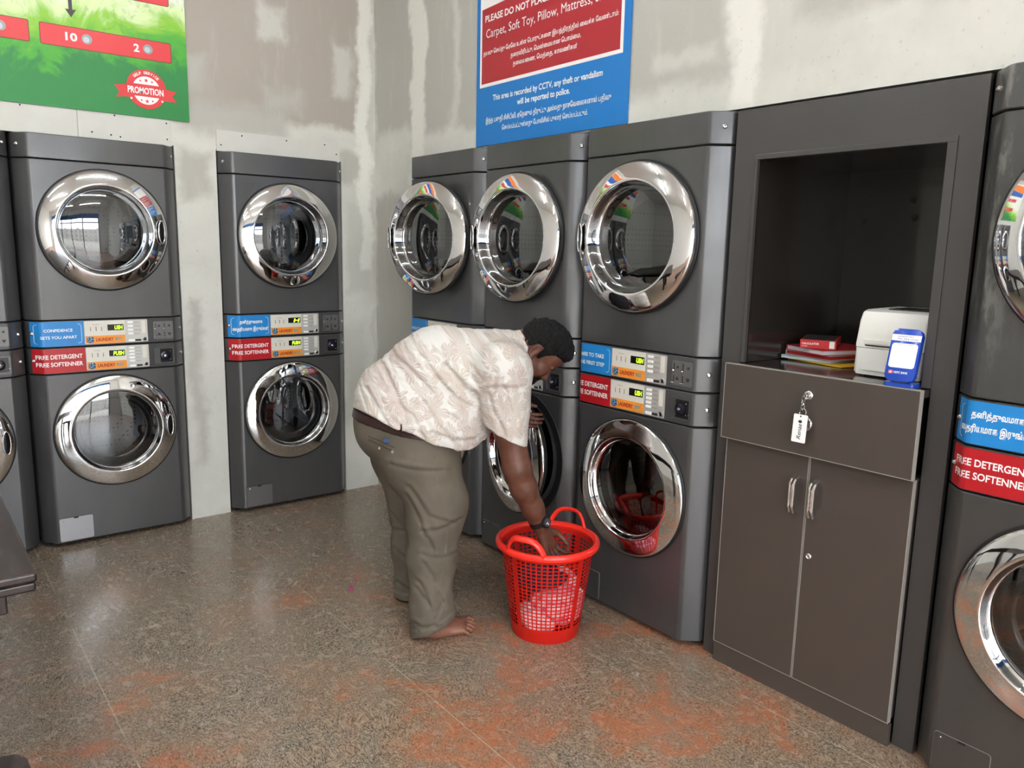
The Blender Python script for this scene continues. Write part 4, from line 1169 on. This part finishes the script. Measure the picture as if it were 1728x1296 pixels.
# eyes
M['eye'] = None
n = N('dark_eye'); o = n.obj(); q = n.xyz(o)
n.set(Base_Color=n.mix(n.ramp(q[0], .0088, .0100), S(205, 195, 188), S(26, 16, 12)), Roughness=.15); M['eye'] = n.m
for s in (-1, 1):
    e = B().ball((0, 0, 0), .0122, 20).put('eye', M['eye'], MAN, smooth=180)
    Mx = Matrix(((HF[0], HS[0], HU[0]), (HF[1], HS[1], HU[1]), (HF[2], HS[2], HU[2]))).to_4x4()
    e.matrix_local = Matrix.Translation(Vector(hp(.0832, s * .031, -.0015))) @ Mx @ Matrix.Rotation(R(14), 4, 'Y')

# hair
n = N('black_hair')
o = n.obj()
st = n.noise(n.vmath('MULTIPLY', o, (60, 30, 60)), 4, 4, .7, .8)
n.set(Base_Color=n.mix(n.ramp(st.outputs[0], .35, .7), S(4, 4, 6), S(13, 12, 14)), Roughness=.55, Specular_IOR_Level=.25)
n.bump(st.outputs[0], .8, .006)
M['hair'] = n.m
f = Field(np.arange(.25, .56, .0028), np.arange(-.075, .135, .003), np.arange(.90, 1.23, .0028))
f.ell(hp(.002, 0, .042), (.104, .086, .096), .02, F=HM)
f.ell(hp(.070, 0, .080), (.046, .058, .040), .03, F=HM)
f.ell(hp(.025, 0, .098), (.060, .062, .042), .03, F=HM)
X, Y, Z = f.all()
a_, b_, c_ = hcoord(X, Y, Z)
hl = np.interp(a_, [-.11, -.075, -.045, -.032, -.026, .006, .012, .026, .034, .055, .085, .12], [-.085, -.080, -.055, -.020, .022, .034, -.014, -.014, .026, .050, .060, .064]).astype(np.float32)
f.d += .010 * np.exp(-np.clip(c_ - hl, 0, 1) / .016)
f.d += .0032 * vnoise(a_ * 120 + c_ * 60, b_ * 150, c_ * 110, 3) + .0022 * vnoise(a_ * 260, b_ * 300, c_ * 240, 5)
f.d = np.maximum(f.d, (hl - c_) * .9 + .002 * vnoise(a_ * 300, b_ * 300, c_ * 60, 8))
link('hair', f.mesh('hair', 1), M['hair'], MAN)
# beard shadow, moustache and brows: a short pelt over the jaw
f = Field(np.arange(.30, .46, .0022), np.arange(-.06, .12, .003), np.arange(.90, 1.04, .0022))
build_head(f)
X, Y, Z = f.all(); a_, b_, c_ = hcoord(X, Y, Z)
lim = np.interp(a_, [0, .02, .05, .075, .085, .12], [-.030, -.045, -.062, -.060, -.046, -.046]).astype(np.float32)
keep = np.maximum(c_ - lim, np.interp(a_, [-.02, .01], [.03, -.01]) + 0 * c_)
keep = np.maximum(keep, (-.100 - c_))
lips = np.sqrt(((a_ - .098) / 1.2) ** 2 + (b_ / 1.5) ** 2 + ((c_ + .0655) / .8) ** 2) - .0150
keep = np.maximum(keep, -lips)
brow = np.minimum(*[np.sqrt((a_ - .094) ** 2 + ((np.abs(b_) - .031) / 2.6) ** 2 + (c_ - .0155) ** 2) - .0075 for _ in (0, 1)])
keep = np.minimum(keep, brow)
f.d = np.maximum(f.d - .0028, keep) + .0006 * vnoise(a_ * 500, b_ * 500, c_ * 500, 2)
link('facial_hair', f.mesh('facial_hair', 0), M['hair'], MAN)

# shirt
n = N('leaf_print_cotton')
o = n.obj(); q = n.xyz(o)
uv = n.vec(n.math('ADD', q[0], n.math('MULTIPLY', q[1], .45)), n.math('SUBTRACT', q[2], n.math('MULTIPLY', q[1], .35)), 0)
wob = n.noise(uv, 14, 2)
uvw = n.vmath('ADD', uv, n.vmath('MULTIPLY', n.vmath('SUBTRACT', wob.outputs['Color'], (.5, .5, .5)), (.03, .03, 0)))
def leaves(scale, off, petals, R0, stripe, thr):
    vo = n.new('ShaderNodeTexVoronoi', voronoi_dimensions='2D'); vo.inputs['Scale'].default_value = 1
    vv = n.vmath('ADD', n.vmath('MULTIPLY', uvw, (scale, scale, 0)), off)
    n.put(vo.inputs['Vector'], vv); vo.inputs['Randomness'].default_value = .75
    L = n.xyz(n.vmath('SUBTRACT', vv, vo.outputs['Position']))
    cc = n.xyz(vo.outputs['Color'])
    th = n.math('ADD', n.math('ARCTAN2', L[1], L[0]), n.math('MULTIPLY', cc[0], 6.283))
    r = n.math('SQRT', n.math('ADD', n.math('MULTIPLY', L[0], L[0]), n.math('MULTIPLY', L[1], L[1])))
    lobe = n.math('ABSOLUTE', n.math('COSINE', n.math('MULTIPLY', th, petals / 2)))
    lim = n.math('MULTIPLY', R0, n.math('ADD', .32, n.math('MULTIPLY', lobe, .68)))
    m_ = n.ramp(n.math('SUBTRACT', r, lim), -.02, .02, 1, 0)
    fan = n.math('SINE', n.math('ADD', n.math('MULTIPLY', th, stripe), n.math('MULTIPLY', r, 9)))
    m_ = n.math('MULTIPLY', m_, n.ramp(fan, -.75, -.15, .25, 1))
    return n.math('MULTIPLY', m_, n.ramp(cc[1], thr, thr + .02, 0, 1)), cc[2]
l1, k1 = leaves(11, (.3, .7, 0), 5, .62, 26, .10)
l2, k2 = leaves(17, (5.1, 2.2, 0), 2, .55, 9, .25)
l3, k3 = leaves(26, (1.7, 8.2, 0), 3, .5, 12, .45)
base = S(213, 211, 208)
col = n.mix(n.math('MULTIPLY', l2, .74), base, S(188, 174, 166))
col = n.mix(n.math('MULTIPLY', l3, .55), col, S(194, 184, 175))
col = n.mix(n.math('MULTIPLY', l1, .86), col, n.mix(k1, S(180, 164, 158), S(194, 183, 172)))
n.set(Base_Color=col, Roughness=.75, Specular_IOR_Level=.2)
n.bump(n.noise(o, 500, 2).outputs[0], .12, .001)
M['shirt'] = n.m
SH = [[(-.031, 1.089), (.043, 1.012), (.106, .933), (.18, .887)], [(-.01, 1.084), (.074, .991), (.159, .908)], [(-.062, 1.062), (.012, .969), (.075, .895)], [(-.213, 1.017), (-.161, .944), (-.12, .87), (-.114, .827)], [(-.051, .903), (-.009, .84), (.039, .787)], [(-.187, 1.065), (-.104, 1.014), (-.03, .947)], [(-.009, .99), (.054, .927), (.128, .875)], [(-.146, .896), (-.093, .86), (-.051, .785)], [(.022, 1.032), (.101, .949), (.175, .919), (.186, .844)], [(-.27, .93), (-.2, .86), (-.16, .80)], [(.05, .86), (.12, .80), (.16, .76)], [(-.02, .80), (.06, .77), (.14, .765)]]
SL = [[(.187, .942), (.203, .88), (.24, .818)], [(.243, .964), (.265, .892), (.286, .84)], [(.181, .963), (.232, .972), (.304, .966)], [(.21, 1.02), (.20, .95)]]
f = Field(np.arange(-.38, .38, .0038), span((-.29, .04, .0038), (.04, .44, .006)), np.arange(.62, 1.20, .0038))
f.chain([((-.165, .03, .868), .174), ((-.01, .03, .940), .208), ((.135, .03, .952), .198)], .05)
f.cone((.06, .03, .885), (.02, .03, .84), .165, .14, .05)
f.cone((.232, -.135, 1.018), (.232, .195, 1.018), .106, .106, .06)
f.cone((.20, .03, 1.045), (.295, .03, 1.072), .088, .074, .03)
f.cone((-.135, .03, .825), (.02, .03, .80), .195, .208, .05); f.cone((-.09, .03, .78), (-.02, .03, .76), .212, .206, .04)
for s_ in (-.075, .135): f.cone((-.125, s_, .80), (.0, s_, .78), .178, .172, .05)
ff = Field(f.ax, f.ay, f.az)
ff.cone((.240, -.150, 1.012), (.254, -.185, .745), .104, .074, .03)
X, Y, Z = f.all()
hemR = (X - .18) * -.447 + (Z - .816) * -.894      # below the sleeve hem is positive
hemR = -((X - .18) * .447 + (Z - .816) * .894)
ff.d = np.maximum(ff.d, hemR)
arm = Field(f.ax, f.ay, f.az); arm.cone((.254, -.180, .80), (.262, -.190, .70), .050, .056, .001)
ff.d = np.maximum(ff.d, -arm.d)
ff.d = ff.d - .0045 * creases(X, Z, SL, .008) * (Y < -.06) - .002 * vnoise(X * 60 + Z * 20, Y * 40, Z * 30, 4)
fl = Field(f.ax, f.ay, f.az)
fl.cone((.232, .20, 1.01), (.150, .345, .850), .104, .082, .03)
fl.d = np.maximum(fl.d, ((X - .150) * -.36 + (Y - .345) * .62 + (Z - .850) * -.70))
f.d = f.d - .0050 * creases(X + .05 * (Y + .15), Z, SH, .0085) * np.clip((.05 - Y) / .1, 0, 1)
f.d = f.d - .0035 * vnoise((X + Z) * 34, Y * 22, (Z - X) * 12, 11) - .0015 * vnoise((X + Z) * 80, Y * 50, (Z - X) * 30, 12)
hem = -((X + .331) * .376 + (Z - .837 - .048 * np.clip(-Y / .2, 0, 1.1)) * .927) + .004 * np.sin(X * 40 + Y * 30)
slit = np.sqrt(((X + .126) * 1.0) ** 2 + (np.clip(np.abs(Z - .812) - .016, 0, 1)) ** 2) - .0028
f.d = np.maximum(f.d, hem)
bl = np.interp(X, [.02, .048, .08, .123, .181, .25], [.55, .712, .722, .727, .758, .80]).astype(np.float32)
f.d = np.maximum(f.d, (bl - Z) * .9 + .003 * np.sin(Y * 30 + X * 25))
f.d = np.where((Y < -.05), np.maximum(f.d, -slit), f.d)
k_ = .018
for g_ in (ff, fl):
    h_ = np.maximum(k_ - np.abs(f.d - g_.d), 0) / k_; f.d = np.minimum(f.d, g_.d) - h_ * h_ * k_ * .25
# neck opening with a folded collar
nk = Field(f.ax, f.ay, f.az); nk.cone((.26, .03, 1.03), hp(-.030, 0, -.030), .070, .070, .001)
nx_ = (X - .312) * .975 + (Z - 1.02) * -.22
f.d = np.maximum(f.d, np.where(np.abs(Y - .03) < .10, nx_, -1) )
f.d = np.maximum(f.d, np.where(nx_ > -.030, -nk.d, -1))
col_ = Field(f.ax, f.ay, f.az); col_.cone((.250, .03, 1.045), (.300, .03, 1.058), .086, .080, .001)
cin = Field(f.ax, f.ay, f.az); cin.cone((.20, .03, 1.03), (.36, .03, 1.07), .074, .073, .001)
link('shirt', f.mesh('shirt', 1), M['shirt'], MAN)
del f, ff, fl, nk, col_, cin, arm

# trousers
n = N('olive_twill')
o = n.obj()
tw = n.noise(n.vmath('MULTIPLY', o, (1, 1, 1)), 380, 2)
n.set(Base_Color=n.mix(n.ramp(n.noise(o, 7, 4).outputs[0], .3, .7), S(94, 87, 77), S(107, 100, 89)), Roughness=.82, Specular_IOR_Level=.2)
n.bump(tw.outputs[0], .15, .001)
M['twill'] = n.m
PR = [[(-.111, .559), (-.061, .479), (-.047, .435)], [(-.04, .435), (.01, .44), (.081, .467)], [(-.051, .435), (-.026, .405), (-.008, .364)], [(-.047, .345), (-.004, .331), (.068, .332)], [(-.04, .315), (-.011, .27), (-.004, .239)], [(-.068, .208), (-.025, .162), (-.01, .132)], [(.026, .163), (.011, .124), (-.003, .078)], [(-.061, .238), (-.032, .193), (-.025, .155)], [(.011, .194), (.033, .14)], [(-.076, .075), (-.039, .068), (.004, .077)], [(-.167, .675), (-.062, .663), (.023, .657)], [(-.097, .596), (-.026, .495), (.053, .467)]]
PLc = [[(-.206, .389), (-.159, .34)], [(-.215, .314), (-.159, .324)], [(-.199, .24), (-.152, .207)], [(-.184, .085), (-.136, .062)], [(-.2, .5), (-.13, .46)]]
SEAM = [[(.006, .74), (-.003, .70), (-.012, .677), (-.001, .641), (.010, .589)], [(.040, .583), (.036, .38), (.008, .18)]]
f = Field(np.arange(-.37, .16, .0040), np.arange(-.31, .25, .0046), np.arange(-.005, .93, .0044))
f.ell((-.150, .03, .760), (.192, .190, .150), .05)
f.cone((-.165, .03, .82), (-.15, .03, .78), .172, .180, .05)
g = Field(f.ax, f.ay, f.az)
g.chain([((-.085, -.085, .735), .146), ((-.072, -.105, .67), .145), ((-.002, -.145, .510), .108), ((-.014, -.150, .44), .098), ((-.022, -.170, .30), .088), ((-.020, -.195, .10), .076), ((-.020, -.203, .0), .077)], .04)
X, Y, Z = f.all()
g.d = g.d - .0040 * creases(X, Z, PR, .0085) * np.clip((-.10 - Y) / .03, 0, 1) - .0022 * vnoise(X * 40, Y * 40, Z * 26, 21) * np.clip((.7 - Z) / .3, 0, 1)
cutR = -((X + .094) * -.41 + (Z - .006) * .91)
cuff = np.where(-cutR < .030, .0045, 0).astype(np.float32)
g.d = np.maximum(g.d - cuff, cutR)
gi = Field(f.ax, f.ay, f.az); gi.cone((-.02, -.2, .11), (-.02, -.203, -.02), .058, .066, .001)
g.d = np.maximum(g.d, -gi.d)
g2 = Field(f.ax, f.ay, f.az)
g2.chain([((-.175, .12, .72), .146), ((-.165, .125, .62), .128), ((-.130, .130, .42), .098), ((-.140, .130, .22), .076), ((-.142, .130, .0), .066)], .04)
g2.d = g2.d - .0040 * creases(X, Z, PLc, .0085) * np.clip((.18 - Y) / .03, 0, 1) - .002 * vnoise(X * 40, Y * 40, Z * 26, 22) * np.clip((.7 - Z) / .3, 0, 1)
g2.d = np.maximum(g2.d - np.where(Z < .040, .004, 0).astype(np.float32), .010 - Z)
gi = Field(f.ax, f.ay, f.az); gi.cone((-.142, .13, .12), (-.142, .13, -.02), .05, .056, .001)
g2.d = np.maximum(g2.d, -gi.d)
for q_, k_ in ((g, .05), (g2, .045)):
    h_ = np.maximum(k_ - np.abs(f.d - q_.d), 0) / k_; f.d = np.minimum(f.d, q_.d) - h_ * h_ * k_ * .25
waist = ((X + .343) * .12 + (Z - .838) * .993)
hip_d = f.d.copy()
f.d = np.maximum(f.d, waist)
sm = 0
for pl in SEAM:
    sm = sm - np.exp(-((creases(X, Z, [pl], .0035) + 0) / .6) ** 2) * 0 + creases(X, Z, [pl], .0032)
f.d = f.d - .0014 * sm * np.clip((-.10 - Y) / .03, 0, 1)
trousers = link('trousers', f.mesh('trousers', 1), M['twill'], MAN)
# belt: a band of the same waist, a little wider
f.d = np.maximum(np.maximum(hip_d - .0055, -(hip_d + .008)), np.abs(waist + .016) - .0185)
link('belt', f.mesh('belt', 1), mat('maroon_brown_leather', S(52, 26, 26), .45, gscale=80, grain=.12), MAN)
# belt loop, back pocket flap with buttons and the blue tab
def on_hip(x, z):
    """outermost trouser point on the near side at (x, z)"""
    i = int(np.argmin(np.abs(f.ax - x))); k = int(np.argmin(np.abs(f.az - z)))
    j = int(np.argmax(hip_d[i, :, k] < 0)); return float(f.ay[j])
M['stitch'] = mat('dark_twill_stitching', S(70, 62, 54), .8)
def ribbon(name, pts, w, m, lift=.002):
    b = B(); P_ = [Vector((x, on_hip(x, z) - lift, z)) for x, z in pts]
    b.tube(P_, w, 6); return b.put(name, m, trousers, smooth=180)
xs = np.linspace(-.262, -.155, 12)
ribbon('pocket_welt', [(x, .742 - (x + .262) * .16) for x in xs], .0022, M['stitch'], .0030)
ribbon('pocket_welt', [(x, .756 - (x + .262) * .16) for x in xs], .0018, M['stitch'], .0028)
for bx_, bz_ in ((-.215, .722), (-.160, .722)):
    y_ = on_hip(bx_, bz_)
    B().lathe([(.0062, 0), (.0062, .002), (.0045, .003), (0, .0022)], 16, Matrix.Translation((bx_, y_ - .0015, bz_))).put('button', mat('horn_button', S(150, 132, 112), .35), trousers)
y_ = on_hip(-.178, .757)
b = B(); b.box(-.197, -.163, y_ - .0045, y_ + .004, .750, .764, .001); b.put('pocket_tab', mat('blue_woven_tab', S(50, 74, 124), .6), trousers, rot=None)
del f, g, g2, gi, hip_d

# watch on the right wrist
ax_ = (Vector(WRR) - Vector((.355, -.165, .500))).normalized()
wc = Vector(WRR) - ax_ * .018
u1 = Vector((1, 0, 0)); u1 = (u1 - ax_ * u1.dot(ax_)).normalized(); u2 = ax_.cross(u1)
FR = Matrix((u1, u2, ax_)).transposed().to_4x4(); FR.translation = wc
b = B(); bm = b.bm; rows_ = []
for k in range(40):
    a = 2 * math.pi * k / 40; rows_.append([bm.verts.new(FR @ Vector((r_ * math.cos(a), r_ * math.sin(a), h_))) for r_, h_ in ((.0345, -.011), (.0375, -.010), (.0375, .010), (.0345, .011), (.033, .0))])
for k in range(40):
    for q_ in range(5): bm.faces.new((rows_[k][q_], rows_[(k + 1) % 40][q_], rows_[(k + 1) % 40][(q_ + 1) % 5], rows_[k][(q_ + 1) % 5]))
M['resin'] = mat('black_resin', S(22, 20, 26), .4)
wt = b.put('wristwatch', M['resin'], MAN, smooth=40)
dv = (u1 * .80 + Vector((0, -.75, .1))); dv = (dv - ax_ * dv.dot(ax_)).normalized(); dw_ = ax_.cross(dv)
CF = Matrix((dw_, -dv, ax_)).transposed().to_4x4(); CF.translation = wc + dv * .036
b = B(); b.lathe([(.022, -.004), (.0225, .004), (.021, .009), (.017, .0105), (.016, .009), (0, .009)], 32); bmesh.ops.transform(b.bm, matrix=CF, verts=b.bm.verts); wk = b.put('watch_case', M['resin'], wt, smooth=40)
b = B(); b.lathe([(0, .0096), (.0155, .0096), (.0155, .008)], 28); bmesh.ops.transform(b.bm, matrix=CF, verts=b.bm.verts); b.put('watch_dial', mat('grey_dial', S(60, 62, 66), .3), wt)
b = B(); b.box(-.0012, .0012, -.0108, -.0098, -.002, .011); b.box(-.001, .009, -.0108, -.0098, -.0012, .0012); bmesh.ops.transform(b.bm, matrix=CF, verts=b.bm.verts); b.put('watch_hands', M['white_print'], wt)

# ------------------------------------------------------------------ laundry basket and the washing in it
M['basket'] = mat('red_glossy_plastic', S(244, 48, 36), .30, coat=.2, grain=.02)
HANDLE_DEG = 22
BK = empty('laundry_basket', 'red plastic laundry basket with square holes and two handles', 'laundry basket', (-.654, -1.809, 0), 0)
R0, R1, HB = .128, .178, .362
def brad(z): return R0 + (R1 - R0) * (z / HB) ** .9
NC, NR = 52, 19
ZA, ZC = .058, .338
h_ang = math.atan2(.62, .78) ; 
b = B(); bm = b.bm
acols = []
for k in range(NC):
    a = 2 * math.pi * k / NC
    solid = (k % 13) in (0,)
    acols.append((a, solid))
az_ = []
for k, (a, so) in enumerate(acols):
    wbar = .30; st_ = 2 * math.pi / NC
    az_ += [(a, True), (a + st_ * wbar, so)]         # start of bar, end of bar
zs_ = [0.0, .004, ZA]
zf = [True, True]
rowh = (ZC - ZA) / NR
for k in range(NR):
    zs_ += [ZA + rowh * (k + .66), ZA + rowh * (k + 1)]; zf += [False, True]
zs_ += [HB]; zf += [True]
grid = [[bm.verts.new((brad(z) * math.cos(a), brad(z) * math.sin(a), z)) for a, _ in az_] for z in zs_]
m_ = len(az_)
for i in range(len(zs_) - 1):
    for j in range(m_):
        solid_col = az_[j][1] 
        if zf[i] or solid_col: bm.faces.new((grid[i][j], grid[i][(j + 1) % m_], grid[i + 1][(j + 1) % m_], grid[i + 1][j]))
for v in [v for v in bm.verts if not v.link_faces]: bm.verts.remove(v)
bmesh.ops.solidify(bm, geom=list(bm.faces), thickness=-.0032)
b.put('basket_wall', M['basket'], BK, smooth=30)
b = B(); b.lathe([(0, .006), (R0 - .003, .006), (R0 - .001, .0), (R0 - .012, -.0), (0, .002)], 64, Matrix.Rotation(R(-90), 4, 'X')); b.put('basket_floor', M['basket'], BK)
b = B(); b.lathe([(R1 - .004, HB - .002), (R1 + .004, HB + .010), (R1 + .012, HB + .012), (R1 + .019, HB + .007), (R1 + .021, HB - .004), (R1 + .019, HB - .012), (R1 + .016, HB - .011), (R1 + .0155, HB), (R1 + .002, HB - .001), (R1 - .001, HB - .012)], 80, Matrix.Rotation(R(-90), 4, 'X'), close=True)
b.put('rim', M['basket'], BK, smooth=50)
for s in (0, 1):
    a0 = R(HANDLE_DEG) + math.pi * s
    pts = []
    for k in range(25):
        t = k / 24; sp = (t - .5) * 2
        a = a0 + sp * .42
        up = .064 * (1 - abs(sp) ** 3.2)
        rr = R1 + .010 + .010 * (1 - sp * sp)
        pts.append((rr * math.cos(a), rr * math.sin(a), HB + .002 + up))
    b = B(); b.tube(pts, .0125, 12, False, .55); b.put('handle', M['basket'], BK, smooth=180)

WASH = []
def cloth(name, label, parts, m, seed, lo, hi, amp=.012, step=.006):
    f = Field(np.arange(lo[0], hi[0], step), np.arange(lo[1], hi[1], step), np.arange(lo[2], hi[2], step))
    for c, r in parts: f.ell(c, r, .03)
    X, Y, Z = f.all()
    f.d = f.d + amp * np.abs(vnoise(X * 34, Y * 34, Z * 34, seed)) + amp * .4 * vnoise(X * 90, Y * 90, Z * 90, seed + 1)
    for pp, sd in WASH:
        g = Field(f.ax, f.ay, f.az)
        for c, r in pp: g.ell(c, r, .03)
        g.d = g.d + amp * np.abs(vnoise(X * 34, Y * 34, Z * 34, sd)) + amp * .4 * vnoise(X * 90, Y * 90, Z * 90, sd + 1)
        f.d = np.maximum(f.d, .004 - g.d)
    WASH.append((parts, seed))
    rr = np.sqrt(X * X + Y * Y); f.d = np.maximum(f.d, rr - brad(np.clip(Z, 0, HB)) + .007); f.d = np.maximum(f.d, .009 - Z)
    o = link(name, f.mesh(name, 2, True), m, None, (-.654, -1.809, 0))
    return tag(o, label, 'laundry', 'washing in the basket')
n = N('pink_white_check_cotton'); o = n.obj(); q = n.xyz(o)
ck = n.math('ADD', n.ramp(n.math('SINE', n.math('MULTIPLY', n.math('ADD', q[0], q[1]), 160)), -.2, .2), n.ramp(n.math('SINE', n.math('MULTIPLY', q[2], 210)), -.2, .2))
n.set(Base_Color=n.mix(n.math('MULTIPLY', ck, .42), S(246, 238, 242), S(226, 70, 120)), Roughness=.8); M['pink'] = n.m
cloth('towel', 'pink and white checked cloth crumpled low in the red basket', [((.03, -.04, .12), (.115, .11, .085)), ((.06, .0, .19), (.07, .08, .05))], M['pink'], 3, (-.17, -.17, 0), (.17, .17, .27))
cloth('shirt_in_wash', 'dark navy garment crumpled in the basket under the hand', [((-.01, .04, .20), (.10, .09, .05)), ((-.03, -.02, .23), (.09, .10, .028))], mat('navy_cotton', S(40, 44, 66), .8, grain=.2, gscale=60), 8, (-.17, -.17, .1), (.17, .17, .30))
cloth('pillow_case', 'white cloth with pink print at the bottom of the basket on the man side', [((-.06, -.02, .075), (.075, .10, .06))], mat('white_cotton', S(236, 228, 232), .8, grain=.06, gscale=60), 15, (-.17, -.17, 0), (.17, .17, .16))
